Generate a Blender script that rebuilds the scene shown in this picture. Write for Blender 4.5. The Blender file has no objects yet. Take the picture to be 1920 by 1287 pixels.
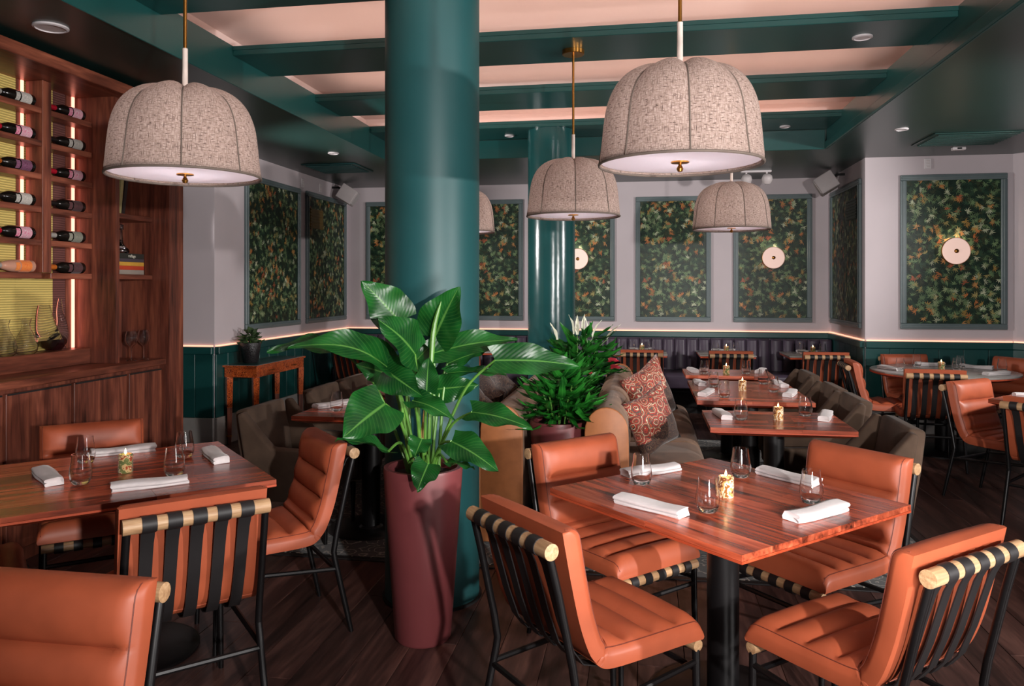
import bpy, bmesh, math, random
from mathutils import Vector, Matrix, noise as mnoise
PI = math.pi
SC = bpy.context.scene
COL = SC.collection
random.seed(7)

# ------------------------------------------------------------------ camera, world, lights, exposure
cam_d = bpy.data.cameras.new('camera'); cam = bpy.data.objects.new('camera', cam_d); COL.objects.link(cam)
cam.location = (0, 0, 1.525); cam.rotation_euler = (PI/2, 0, math.radians(9.6))
cam_d.sensor_width = 36; cam_d.lens = 1450/1920*36; cam_d.shift_y = -105.5/1920; cam_d.clip_start = 0.05
SC.camera = cam
vs = SC.view_settings
vs.view_transform = 'Standard'; vs.look = 'None'; vs.gamma = 1; vs.use_curve_mapping = False; vs.exposure = 0.0

w = bpy.data.worlds.new('world'); SC.world = w; w.use_nodes = True
w.node_tree.nodes['Background'].inputs[0].default_value = (0.58, 0.50, 0.62, 1)
w.node_tree.nodes['Background'].inputs[1].default_value = 0.13

def strobe(name, loc, target, power, size, angle, color=(1, .96, .93), blend=.5):
    d = bpy.data.lights.new(name, 'SPOT'); d.energy = power; d.shadow_soft_size = size
    d.spot_size = math.radians(angle); d.spot_blend = blend; d.color = color
    o = bpy.data.objects.new(name, d); COL.objects.link(o); o.location = loc
    o.rotation_euler = (Vector(target)-Vector(loc)).to_track_quat('-Z', 'Y').to_euler()
    return o
strobe('flash_head', (4.5, .9, 1.65), (-2.6, 3.7, 1.25), 860, .06, 78)
strobe('flash_head', (1.5, -1.1, 1.75), (-.1, 6.0, 1.45), 700, .06, 82, blend=.35)
strobe('flash_head', (4.7, 5.2, 2.2), (-3.4, 8.9, 1.75), 560, .10, 80)
strobe('flash_head', (-4.35, 5.95, 2.1), (2.2, 8.9, 1.75), 480, .10, 80)
strobe('flash_head', (.6, 1.2, 1.0), (-.3, 5.0, 3.3), 150, .25, 120, (1, .95, .93))

# ------------------------------------------------------------------ object helpers
def tag(o, label=None, cat=None, group=None, kind=None):
    if label: o['label'] = label
    if cat: o['category'] = cat
    if group: o['group'] = group
    if kind: o['kind'] = kind
    return o
def thing(name, loc, rz, label, cat, group=None):
    o = bpy.data.objects.new(name, None); COL.objects.link(o); o.empty_display_size = .1
    o.location = loc; o.rotation_euler = (0, 0, rz)
    return tag(o, label, cat, group)
def part(name, me, parent=None, loc=(0, 0, 0), rot=(0, 0, 0), scale=None):
    o = bpy.data.objects.new(name, me); COL.objects.link(o); o.location = loc; o.rotation_euler = rot
    if scale: o.scale = scale
    if parent: o.parent = parent
    return o
def dup(root, loc, rz, label=None, group=None):
    r = root.copy(); COL.objects.link(r); r.location = loc; r.rotation_euler = (0, 0, rz)
    if label: r['label'] = label
    if group: r['group'] = group
    for ch in list(root.children):
        c = ch.copy(); COL.objects.link(c); c.parent = r
        for g in list(ch.children):
            d = g.copy(); COL.objects.link(d); d.parent = c
    return r

# ------------------------------------------------------------------ mesh helpers
def mesh(verts, faces, mat=None, smooth=True, ang=38, uvs=None):
    me = bpy.data.meshes.new('m'); me.from_pydata([tuple(v) for v in verts], [], faces); me.update()
    bm = bmesh.new(); bm.from_mesh(me); bmesh.ops.recalc_face_normals(bm, faces=bm.faces); bm.to_mesh(me); bm.free()
    if uvs:
        uvl = me.uv_layers.new(name='UVMap')
        for l in me.loops: uvl.data[l.index].uv = uvs[l.vertex_index]
    if smooth:
        me.polygons.foreach_set('use_smooth', [True]*len(me.polygons)); me.set_sharp_from_angle(angle=math.radians(ang))
    if mat: me.materials.append(mat)
    return me
class MB:
    def __init__(s): s.v = []; s.f = []
    def add(s, vs, fs):
        n = len(s.v); s.v += [tuple(v) for v in vs]; s.f += [tuple(i+n for i in f) for f in fs]; return s
    def box(s, x0, x1, y0, y1, z0, z1, b=0, M=None):
        if b <= 0:
            vs = [(x, y, z) for x in (x0, x1) for y in (y0, y1) for z in (z0, z1)]
            fs = [(0,1,3,2),(4,6,7,5),(0,4,5,1),(2,3,7,6),(0,2,6,4),(1,5,7,3)]
        else:
            b = min(b, (x1-x0)*.45, (y1-y0)*.45, (z1-z0)*.45)
            vs = []; fs = []; L = [(x0, x1), (y0, y1), (z0, z1)]; idx = {}
            for sx in (0, 1):
                for sy in (0, 1):
                    for sz in (0, 1):
                        for ax in range(3):
                            c = []
                            for k, sg in enumerate((sx, sy, sz)):
                                v = L[k][sg]
                                if k != ax: v += b if sg == 0 else -b
                                c.append(v)
                            idx[(sx, sy, sz, ax)] = len(vs); vs.append(tuple(c))
                        fs.append(tuple(idx[(sx, sy, sz, k)] for k in range(3)))
            for ax in range(3):
                o1, o2 = [k for k in range(3) if k != ax]
                for sg in (0, 1):
                    q = []
                    for a_, b_ in ((0,0),(1,0),(1,1),(0,1)):
                        t = [0,0,0]; t[ax] = sg; t[o1] = a_; t[o2] = b_; q.append(idx[(t[0],t[1],t[2],ax)])
                    fs.append(tuple(q))
                for a_ in (0, 1):
                    for b_ in (0, 1):
                        q = []
                        for e, k in ((0, o1), (1, o1), (1, o2), (0, o2)):
                            t = [0,0,0]; t[ax] = e; t[o1] = a_; t[o2] = b_; q.append(idx[(t[0],t[1],t[2],k)])
                        fs.append(tuple(q))
        if M: vs = [M @ Vector(v) for v in vs]
        return s.add(vs, fs)
    def tube(s, pts, r, n=10, cap=True):
        pts = [Vector(p) for p in pts]; R = r if isinstance(r, (list, tuple)) else [r]*len(pts)
        vs = []; fs = []; up = None
        for i, p in enumerate(pts):
            t = (pts[min(i+1, len(pts)-1)]-pts[max(i-1, 0)]).normalized()
            if up is None:
                up = Vector((0, 0, 1)) if abs(t.z) < .9 else Vector((1, 0, 0))
            u = (up - t*up.dot(t)).normalized(); v = t.cross(u); up = u
            for k in range(n):
                a = 2*PI*k/n; vs.append(p+(u*math.cos(a)+v*math.sin(a))*R[i])
        for i in range(len(pts)-1):
            for k in range(n):
                a = i*n+k; b = i*n+(k+1) % n; fs.append((a, b, b+n, a+n))
        if cap: fs += [tuple(range(n-1, -1, -1)), tuple(range((len(pts)-1)*n, len(pts)*n))]
        return s.add(vs, fs)
    def lathe(s, prof, n=24, c=(0, 0, 0), M=None):
        vs = []; fs = []; rings = []
        for r, z in prof:
            if r < 1e-6: rings.append([len(vs)]); vs.append((c[0], c[1], c[2]+z))
            else:
                rings.append(list(range(len(vs), len(vs)+n)))
                vs += [(c[0]+r*math.cos(2*PI*k/n), c[1]+r*math.sin(2*PI*k/n), c[2]+z) for k in range(n)]
        for A, B in zip(rings, rings[1:]):
            if len(A) == 1 and len(B) == 1: continue
            for k in range(n):
                k2 = (k+1) % n
                if len(A) == 1: fs.append((A[0], B[k], B[k2]))
                elif len(B) == 1: fs.append((A[k], A[k2], B[0]))
                else: fs.append((A[k], A[k2], B[k2], B[k]))
        if M: vs = [M @ Vector(v) for v in vs]
        return s.add(vs, fs)
    def me(s, mat=None, smooth=True, ang=38): return mesh(s.v, s.f, mat, smooth, ang)
def box(x0, x1, y0, y1, z0, z1, mat, b=0): return MB().box(x0, x1, y0, y1, z0, z1, b).me(mat, ang=30)
def prism(poly, axis, t0, t1, mat, bev=.01, seg=3):
    """outline (2D) extruded along axis ('x','y','z') from t0 to t1, edges rounded"""
    bm = bmesh.new()
    def P(p, t): return {'x': (t, p[0], p[1]), 'y': (p[0], t, p[1]), 'z': (p[0], p[1], t)}[axis]
    a = [bm.verts.new(P(p, t0)) for p in poly]; b = [bm.verts.new(P(p, t1)) for p in poly]
    bm.faces.new(a); bm.faces.new(b[::-1]); n = len(poly)
    for i in range(n): bm.faces.new((a[i], b[i], b[(i+1) % n], a[(i+1) % n]))
    bmesh.ops.recalc_face_normals(bm, faces=bm.faces)
    if bev: bmesh.ops.bevel(bm, geom=[e for e in bm.edges], offset=bev, segments=seg, profile=.5, affect='EDGES', clamp_overlap=True)
    me = bpy.data.meshes.new('m'); bm.to_mesh(me); bm.free()
    me.polygons.foreach_set('use_smooth', [True]*len(me.polygons)); me.set_sharp_from_angle(angle=math.radians(50))
    me.materials.append(mat); return me
def catmull(pts, n=8):
    pts = [Vector(p) for p in pts]; out = []
    for i in range(len(pts)-1):
        p0 = pts[max(i-1, 0)]; p1 = pts[i]; p2 = pts[i+1]; p3 = pts[min(i+2, len(pts)-1)]
        for k in range(n):
            t = k/n
            out.append(.5*((2*p1)+(p2-p0)*t+(2*p0-5*p1+4*p2-p3)*t*t+(3*p1-p0-3*p2+p3)*t**3))
    out.append(pts[-1]); return out

# ------------------------------------------------------------------ materials
def new_mat(name):
    m = bpy.data.materials.new(name); m.use_nodes = True
    nt = m.node_tree; return m, nt, nt.nodes['Principled BSDF']
def N(nt, t, **kw):
    n = nt.nodes.new(t)
    for k, v in kw.items():
        if k.startswith('i_'): n.inputs[int(k[2:])].default_value = v
        else: setattr(n, k, v)
    return n
def lin(c): return tuple(((x/255)/12.92 if x/255 <= .04045 else ((x/255+.055)/1.055)**2.4) for x in c[:3])+(1,)
def ramp(nt, stops):
    r = N(nt, 'ShaderNodeValToRGB'); e = r.color_ramp.elements
    while len(e) < len(stops): e.new(.5)
    for q, (p, c) in zip(e, stops): q.position = p; q.color = c
    return r
def coords(nt, kind='Object', scale=(1, 1, 1), rot=(0, 0, 0), jitter=False):
    tc = N(nt, 'ShaderNodeTexCoord'); mp = N(nt, 'ShaderNodeMapping')
    mp.inputs['Scale'].default_value = scale; mp.inputs['Rotation'].default_value = rot
    if jitter:
        oi = N(nt, 'ShaderNodeObjectInfo'); ml = N(nt, 'ShaderNodeVectorMath', operation='SCALE'); ml.inputs['Scale'].default_value = 37.0
        cb = N(nt, 'ShaderNodeCombineXYZ'); 
        for k in range(3): nt.links.new(oi.outputs['Random'], cb.inputs[k])
        nt.links.new(cb.outputs[0], ml.inputs[0]); ad = N(nt, 'ShaderNodeVectorMath', operation='ADD')
        nt.links.new(tc.outputs[kind], ad.inputs[0]); nt.links.new(ml.outputs[0], ad.inputs[1]); nt.links.new(ad.outputs[0], mp.inputs[0])
    else: nt.links.new(tc.outputs[kind], mp.inputs[0])
    return mp.outputs[0]
def bump(nt, p, fac, strength=.2, dist=.01):
    b = N(nt, 'ShaderNodeBump'); b.inputs['Strength'].default_value = strength; b.inputs['Distance'].default_value = dist
    nt.links.new(fac, b.inputs['Height']); nt.links.new(b.outputs[0], p.inputs['Normal'])
def plain(name, rgb, rough=.5, metal=0, var=.12, nscale=14, bstr=0, coat=0, sheen=0, spec=.5):
    m, nt, p = new_mat(name); c = lin(rgb)
    v = coords(nt); n = N(nt, 'ShaderNodeTexNoise'); n.inputs['Scale'].default_value = nscale; n.inputs['Detail'].default_value = 3
    nt.links.new(v, n.inputs['Vector'])
    lo = tuple(x*(1-var) for x in c[:3])+(1,); hi = tuple(min(1, x*(1+var)) for x in c[:3])+(1,)
    r = ramp(nt, [(.3, lo), (.7, hi)]); nt.links.new(n.outputs[0], r.inputs[0]); nt.links.new(r.outputs[0], p.inputs['Base Color'])
    p.inputs['Roughness'].default_value = rough; p.inputs['Metallic'].default_value = metal
    p.inputs['Coat Weight'].default_value = coat; p.inputs['Coat Roughness'].default_value = .12
    p.inputs['Sheen Weight'].default_value = sheen; p.inputs['Specular IOR Level'].default_value = spec
    if bstr: bump(nt, p, n.outputs[0], bstr)
    return m
def wood(name, dark, mid, light, axis='y', scale=1, rough=.4, coat=0, rnd=0, contrast=1, spec=.5):
    """streaky grain along an axis of the object; rnd = brightness spread between pieces"""
    m, nt, p = new_mat(name)
    sc = {'x': (1.2, 14, 14), 'y': (14, 1.2, 14), 'z': (14, 14, 1.2)}[axis]
    v = coords(nt, 'Object', tuple(s*scale for s in sc), jitter=True)
    n1 = N(nt, 'ShaderNodeTexNoise'); n1.inputs['Scale'].default_value = 1.0; n1.inputs['Detail'].default_value = 5; n1.inputs['Distortion'].default_value = .9
    nt.links.new(v, n1.inputs['Vector'])
    n2 = N(nt, 'ShaderNodeTexNoise'); n2.inputs['Scale'].default_value = 5.0; n2.inputs['Detail'].default_value = 4; n2.inputs['Distortion'].default_value = .3
    nt.links.new(v, n2.inputs['Vector'])
    mx = N(nt, 'ShaderNodeMix', data_type='FLOAT'); mx.inputs[0].default_value = .38
    nt.links.new(n1.outputs[0], mx.inputs[2]); nt.links.new(n2.outputs[0], mx.inputs[3])
    h = .19/contrast
    r = ramp(nt, [(.5-h, lin(dark)), (.5, lin(mid)), (.5+h, lin(light))]); nt.links.new(mx.outputs[0], r.inputs[0])
    out = r.outputs[0]
    if rnd:
        oi = N(nt, 'ShaderNodeObjectInfo'); mr = N(nt, 'ShaderNodeMapRange'); mr.inputs[3].default_value = 1-rnd; mr.inputs[4].default_value = 1+rnd
        nt.links.new(oi.outputs['Random'], mr.inputs[0])
        hs = N(nt, 'ShaderNodeHueSaturation'); nt.links.new(mr.outputs[0], hs.inputs['Value']); nt.links.new(out, hs.inputs['Color']); out = hs.outputs[0]
    nt.links.new(out, p.inputs['Base Color'])
    p.inputs['Roughness'].default_value = rough; p.inputs['Coat Weight'].default_value = coat; p.inputs['Coat Roughness'].default_value = .18
    p.inputs['Specular IOR Level'].default_value = spec
    bump(nt, p, mx.outputs[0], .12, .004)
    return m
def emit(name, rgb, strength):
    m, nt, p = new_mat(name); p.inputs['Base Color'].default_value = rgb+(1,)
    p.inputs['Emission Color'].default_value = rgb+(1,); p.inputs['Emission Strength'].default_value = strength
    p.inputs['Roughness'].default_value = .4
    return m
def glassy(name, tint=(1, 1, 1)):
    m, nt, p = new_mat(name); p.inputs['Base Color'].default_value = tint+(1,); p.inputs['Roughness'].default_value = .0
    p.inputs['IOR'].default_value = 1.45; p.inputs['Transmission Weight'].default_value = 1
    v = coords(nt); nz = N(nt, 'ShaderNodeTexNoise'); nz.inputs['Scale'].default_value = 30; nt.links.new(v, nz.inputs[0]); bump(nt, p, nz.outputs[0], .04)
    return m

M = {}
M['leather'] = plain('orange_leather', (164, 80, 51), .48, var=.13, nscale=7, bstr=.06, spec=.45)
M['piping'] = plain('leather_seam', (104, 46, 32), .6)
M['strap'] = plain('black_strap', (24, 21, 22), .55, var=.2)
M['steel'] = plain('black_steel', (20, 18, 19), .38, metal=.3, var=.1)
M['dowel'] = wood('oak_dowel', (138, 100, 70), (178, 140, 102), (202, 168, 130), 'x', 3, .5)
M['table'] = wood('table_plank', (66, 28, 20), (166, 74, 48), (204, 106, 74), 'x', .75, .24, coat=.18, rnd=.36, contrast=1.25)
M['table_edge'] = wood('table_edge', (120, 42, 24), (172, 70, 42), (200, 90, 56), 'x', 1, .3)
M['grey_top'] = plain('grey_stone_top', (150, 146, 142), .25, var=.15, nscale=6)
M['walnut'] = wood('walnut', (52, 27, 22), (112, 60, 46), (156, 90, 66), 'z', .8, .38, spec=.4)
M['walnut_y'] = wood('walnut_shelf', (60, 30, 23), (116, 62, 46), (160, 92, 68), 'y', .8, .36, spec=.4)
M['floor'] = wood('floor_plank', (26, 16, 15), (66, 43, 39), (104, 72, 64), 'y', .8, .36, rnd=.22, spec=.45)
M['teal'] = plain('teal_paint', (24, 70, 68), .30, var=.06, nscale=3, bstr=.03)
M['teal_col'] = plain('teal_gloss_paint', (26, 76, 78), .48, var=.10, nscale=2.2, bstr=.12)
M['teal_col2'] = plain('teal_streaky_paint', (26, 70, 70), .2, var=.12, nscale=3.2, bstr=.35)
M['teal_ceil'] = plain('teal_ceiling_paint', (30, 56, 52), .32, var=.08, nscale=2)
M['frame_grey'] = plain('frame_paint', (98, 112, 114), .4, var=.05)
M['wall'] = plain('wall_paint', (202, 190, 194), .7, var=.045, nscale=1.6, bstr=.05)
M['pink'] = plain('ceiling_paint', (232, 210, 204), .8, var=.02, nscale=1)
M['base'] = plain('baseboard_paint', (150, 146, 142), .5, var=.05)
M['dark'] = plain('dark_void', (12, 10, 11), .8)
M['white'] = plain('white_plastic', (214, 206, 208), .45, var=.03)
M['napkin'] = plain('napkin_cloth', (204, 196, 196), .85, var=.05, nscale=40, bstr=.08, sheen=.2)
M['brass'] = plain('brass', (178, 124, 60), .28, metal=.95, var=.1)
M['purple'] = plain('purple_leather', (74, 62, 78), .42, var=.1, nscale=5)
M['velvet'] = plain('taupe_velvet', (80, 64, 53), .85, var=.3, nscale=6, sheen=.05, spec=.15)
M['velvet_sofa'] = plain('sofa_velvet', (132, 105, 86), .8, var=.25, nscale=5, sheen=.08, spec=.2)
M['camel'] = plain('camel_leather', (168, 104, 62), .5, var=.12)
M['pot'] = plain('plum_pot', (116, 56, 58), .42, var=.07, nscale=4)
M['soil'] = plain('soil', (34, 26, 22), .95, var=.5, nscale=60, bstr=.6)
M['stem'] = plain('stem_green', (84, 132, 52), .4, var=.2)
M['sheath'] = plain('dry_sheath', (206, 160, 104), .6, var=.25)
M['blackpot'] = plain('black_hammered_pot', (40, 38, 40), .3, var=.3, nscale=90, bstr=.5)
M['planter'] = plain('dark_planter', (46, 44, 46), .5, var=.1)
M['red'] = plain('red_flower', (150, 26, 44), .4, var=.2)
M['lily'] = plain('white_spathe', (226, 228, 206), .5, var=.06)
M['wine'] = plain('red_wine', (30, 8, 10), .1, var=.1)
M['bottle'] = plain('bottle_glass', (18, 16, 14), .12, var=.2)
M['bottle_pale'] = plain('rose_bottle_glass', (190, 140, 118), .15, var=.1)
M['glass'] = glassy('clear_glass')
M['sleeve'] = plain('white_sleeve', (206, 190, 180), .6)
M['wax'] = plain('candle_wax', (236, 214, 170), .5, var=.05)
M['flame'] = emit('flame', (1, .62, .25), 30)
M['led'] = emit('led_strip', (1, .52, .36), 9)
M['led_shelf'] = emit('shelf_led', (1, .30, .21), 3.0)
M['led_rail'] = emit('rail_led', (1, .46, .30), 1.5)
M['opal'] = emit('opal_glass', (1, .70, .60), .42)
M['led_cove'] = emit('cove_led', (1, .66, .54), 9)
M['speck'] = plain('white_speaker_case', (206, 196, 196), .5, var=.03)
M['vent_teal'] = plain('vent_paint', (44, 84, 84), .4, var=.1)

def leaf_mat(name, lo, hi, vein, rough=.32):
    m, nt, p = new_mat(name)
    uv = N(nt, 'ShaderNodeUVMap'); sp = N(nt, 'ShaderNodeSeparateXYZ'); nt.links.new(uv.outputs[0], sp.inputs[0])
    # u: across -1..1 stored 0..1, v: along
    su = N(nt, 'ShaderNodeMath', operation='SUBTRACT'); nt.links.new(sp.outputs[0], su.inputs[0]); su.inputs[1].default_value = .5
    au = N(nt, 'ShaderNodeMath', operation='ABSOLUTE'); nt.links.new(su.outputs[0], au.inputs[0])
    mid = N(nt, 'ShaderNodeMapRange'); nt.links.new(au.outputs[0], mid.inputs[0]); mid.inputs[1].default_value = .012; mid.inputs[2].default_value = .035; mid.inputs[3].default_value = 1; mid.inputs[4].default_value = 0
    ph = N(nt, 'ShaderNodeMath', operation='MULTIPLY_ADD'); nt.links.new(au.outputs[0], ph.inputs[0]); ph.inputs[1].default_value = -.55; nt.links.new(sp.outputs[1], ph.inputs[2])
    sn = N(nt, 'ShaderNodeMath', operation='MULTIPLY'); nt.links.new(ph.outputs[0], sn.inputs[0]); sn.inputs[1].default_value = 95
    si = N(nt, 'ShaderNodeMath', operation='SINE'); nt.links.new(sn.outputs[0], si.inputs[0])
    vr = N(nt, 'ShaderNodeMapRange'); nt.links.new(si.outputs[0], vr.inputs[0]); vr.inputs[1].default_value = .55; vr.inputs[2].default_value = 1; vr.inputs[4].default_value = .17
    mxv = N(nt, 'ShaderNodeMath', operation='MAXIMUM'); nt.links.new(mid.outputs[0], mxv.inputs[0]); nt.links.new(vr.outputs[0], mxv.inputs[1])
    v = coords(nt, jitter=True); nz = N(nt, 'ShaderNodeTexNoise'); nz.inputs['Scale'].default_value = 9; nt.links.new(v, nz.inputs[0])
    r = ramp(nt, [(.35, lin(lo)), (.68, lin(hi))]); nt.links.new(nz.outputs[0], r.inputs[0])
    mx = N(nt, 'ShaderNodeMix', data_type='RGBA'); nt.links.new(mxv.outputs[0], mx.inputs[0]); nt.links.new(r.outputs[0], mx.inputs[6]); mx.inputs[7].default_value = lin(vein)
    nt.links.new(mx.outputs[2], p.inputs['Base Color']); p.inputs['Roughness'].default_value = rough; p.inputs['Specular IOR Level'].default_value = .45
    tl = N(nt, 'ShaderNodeBsdfTranslucent'); nt.links.new(mx.outputs[2], tl.inputs[0])
    ms = N(nt, 'ShaderNodeMixShader'); ms.inputs[0].default_value = .22
    nt.links.new(p.outputs[0], ms.inputs[1]); nt.links.new(tl.outputs[0], ms.inputs[2]); nt.links.new(ms.outputs[0], nt.nodes['Material Output'].inputs[0])
    bump(nt, p, si.outputs[0], .07, .004)
    return m
M['leaf'] = leaf_mat('philodendron_leaf', (12, 62, 24), (28, 98, 36), (84, 138, 62))
M['leaf_dark'] = leaf_mat('evergreen_leaf', (12, 66, 22), (44, 132, 42), (70, 150, 60))
M['leaf_mid'] = leaf_mat('bush_leaf', (10, 48, 18), (38, 112, 36), (62, 130, 52))
M['leaf_grey'] = leaf_mat('small_plant_leaf', (42, 68, 40), (96, 118, 78), (120, 138, 96), .5)

def linen():
    m, nt, p = new_mat('linen_shade')
    uv = N(nt, 'ShaderNodeUVMap')
    def thread(sc, thr):
        mp = N(nt, 'ShaderNodeMapping'); mp.inputs['Scale'].default_value = sc; nt.links.new(uv.outputs[0], mp.inputs[0])
        n = N(nt, 'ShaderNodeTexNoise'); n.inputs['Scale'].default_value = 1; n.inputs['Detail'].default_value = 2; n.inputs['Distortion'].default_value = .25; nt.links.new(mp.outputs[0], n.inputs[0])
        return n.outputs[0]
    a = thread((760, 60, 1), 0); b = thread((110, 420, 1), 0)
    mn = N(nt, 'ShaderNodeMath', operation='MINIMUM'); nt.links.new(a, mn.inputs[0]); nt.links.new(b, mn.inputs[1])
    r = ramp(nt, [(.25, lin((62, 48, 43))), (.42, lin((134, 114, 105))), (.6, lin((168, 150, 141)))]); nt.links.new(mn.outputs[0], r.inputs[0])
    nt.links.new(r.outputs[0], p.inputs['Base Color']); p.inputs['Roughness'].default_value = .9
    tl = N(nt, 'ShaderNodeBsdfTranslucent'); nt.links.new(r.outputs[0], tl.inputs[0])
    ms = N(nt, 'ShaderNodeMixShader'); ms.inputs[0].default_value = .16
    nt.links.new(p.outputs[0], ms.inputs[1]); nt.links.new(tl.outputs[0], ms.inputs[2]); nt.links.new(ms.outputs[0], nt.nodes['Material Output'].inputs[0])
    bump(nt, p, mn.outputs[0], .3, .003); return m
M['linen'] = linen()
def diffuser():
    m, nt, p = new_mat('diffuser'); p.inputs['Base Color'].default_value = lin((230, 228, 236)); p.inputs['Roughness'].default_value = .6
    tl = N(nt, 'ShaderNodeBsdfTranslucent'); tl.inputs[0].default_value = lin((234, 232, 238)); ms = N(nt, 'ShaderNodeMixShader'); ms.inputs[0].default_value = .65
    nt.links.new(p.outputs[0], ms.inputs[1]); nt.links.new(tl.outputs[0], ms.inputs[2]); nt.links.new(ms.outputs[0], nt.nodes['Material Output'].inputs[0]); return m
M['diffuser'] = diffuser()
def attr_mat(name, rough, spec=.5):
    m, nt, p = new_mat(name); a = N(nt, 'ShaderNodeAttribute'); a.attribute_name = 'Col'
    nt.links.new(a.outputs['Color'], p.inputs['Base Color']); p.inputs['Roughness'].default_value = rough; p.inputs['Specular IOR Level'].default_value = spec; return m
M['print'] = attr_mat('foliage_print', .38, .35)
M['print_bg'] = plain('foliage_print_ground', (26, 46, 34), .38, var=.5, nscale=9, spec=.35)
def cells(name, scale, cols, rough=.7, ring=True, distort=.3):
    """woven / embroidered ground: voronoi flowers with rings in several colours"""
    m, nt, p = new_mat(name); v = coords(nt, 'Object', (scale,)*3)
    nz = N(nt, 'ShaderNodeTexNoise'); nz.inputs['Scale'].default_value = 2.2; nt.links.new(v, nz.inputs[0])
    mx = N(nt, 'ShaderNodeMix', data_type='RGBA'); mx.inputs[0].default_value = distort; nt.links.new(v, mx.inputs[6]); nt.links.new(nz.outputs[1], mx.inputs[7])
    vo = N(nt, 'ShaderNodeTexVoronoi'); vo.inputs['Scale'].default_value = 1; nt.links.new(mx.outputs[2], vo.inputs['Vector'])
    ml = N(nt, 'ShaderNodeMath', operation='MULTIPLY'); nt.links.new(vo.outputs['Distance'], ml.inputs[0]); ml.inputs[1].default_value = 3.4 if ring else 1.4
    fr = N(nt, 'ShaderNodeMath', operation='FRACT'); nt.links.new(ml.outputs[0], fr.inputs[0])
    st = [(i/len(cols), lin(c)) for i, c in enumerate(cols)]
    r = ramp(nt, st); r.color_ramp.interpolation = 'CONSTANT'; nt.links.new(fr.outputs[0], r.inputs[0])
    nt.links.new(r.outputs[0], p.inputs['Base Color']); p.inputs['Roughness'].default_value = rough; p.inputs['Sheen Weight'].default_value = .2
    return m
M['suzani'] = cells('red_floral_fabric', 24, [(60, 22, 20), (206, 190, 160), (150, 40, 30), (170, 56, 36), (120, 30, 26), (64, 70, 62), (182, 80, 44)])
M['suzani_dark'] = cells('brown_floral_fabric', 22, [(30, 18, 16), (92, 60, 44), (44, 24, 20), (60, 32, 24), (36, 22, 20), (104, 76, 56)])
M['rug'] = cells('patterned_rug', 13, [(18, 15, 16), (134, 124, 114), (20, 17, 17), (24, 21, 21), (22, 19, 19), (18, 15, 15)], .95)
M['burl'] = cells('burl_veneer', 26, [(96, 30, 10), (190, 80, 28), (214, 100, 40), (150, 54, 18), (222, 112, 50)], .25, distort=.8)
M['onyx'] = cells('onyx', 16, [(120, 124, 70), (206, 190, 150), (150, 66, 40), (190, 160, 110), (96, 104, 60)], .25, distort=.9)
M['onyx_amber'] = cells('amber_onyx', 15, [(150, 96, 44), (220, 200, 160), (120, 64, 30), (206, 160, 96), (230, 214, 184)], .25, distort=.9)
def ribbed(name, rgb):
    m, nt, p = new_mat(name); v = coords(nt); sp = N(nt, 'ShaderNodeSeparateXYZ'); nt.links.new(v, sp.inputs[0])
    ml = N(nt, 'ShaderNodeMath', operation='MULTIPLY'); ml.inputs[1].default_value = 420; nt.links.new(sp.outputs[2], ml.inputs[0])
    si = N(nt, 'ShaderNodeMath', operation='SINE'); nt.links.new(ml.outputs[0], si.inputs[0])
    r = ramp(nt, [(.0, tuple(x*.55 for x in lin(rgb)[:3])+(1,)), (.6, lin(rgb))]); nt.links.new(si.outputs[0], r.inputs[0])
    nt.links.new(r.outputs[0], p.inputs['Base Color']); p.inputs['Roughness'].default_value = .4; bump(nt, p, si.outputs[0], .6, .004); return m
M['gold_rib'] = ribbed('gold_ribbed_panel', (240, 214, 126)); M['plum_rib'] = ribbed('plum_ribbed_panel', (120, 78, 74))
def label_mat(name, a, b): return cells(name, 60, [a, a, b, a, b], .6)
# ------------------------------------------------------------------ structure: floor, walls, ceiling
def struct(name, me, loc=(0, 0, 0), rot=(0, 0, 0)):
    o = part(name, me, None, loc, rot); o['kind'] = 'structure'; return o
floor = struct('floor', box(-4.9, 5.3, -.6, 10.3, -.08, -.012, M['dark']))
rr = random.Random(3)
pm = {}
x = -4.2; row = 0
while x < 4.9:
    y = -.4 + (row*0.83) % 2.1 - 2.1; row += 1
    while y < 10.1:
        L = 2.1; y0 = max(y, -.5); y1 = min(y+L, 10.1)
        if y1-y0 > .05:
            k = round(y1-y0, 3)
            if k not in pm: pm[k] = box(0, .188, 0, k-.002, 0, .012, M['floor'], .0015)
            if not (y1 < .8): part('plank', pm[k], floor, (x, y0, -.012))
        y += L
    x += .19
wl = struct('wall_left', box(-4.14, -4.0, 6.75, 10.24, 0, 3.0, M['wall']))
wp = struct('wall_left_pilaster', box(-4.95, -4.14, 6.75, 6.9, 0, 3.0, M['wall']))
wb = struct('wall_back', box(-4.0, 2.44, 10.1, 10.24, 0, 3.0, M['wall']))
wr = struct('wall_right_return', box(2.3, 2.44, 8.62, 10.1, 0, 3.0, M['wall']))
wf = struct('wall_right', box(2.44, 3.72, 8.62, 8.76, 0, 3.0, M['wall']))
D2 = math.sqrt(2)
wd = struct('wall_right_corner', box(0, 1.9, 0, .14, 0, 3.0, M['wall']), (3.72, 8.62, 0), (0, 0, -PI/4))
wc = struct('wall_left_cabinet', box(-4.95, -4.8, -.4, 6.75, 0, 3.0, M['dark']))

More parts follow.
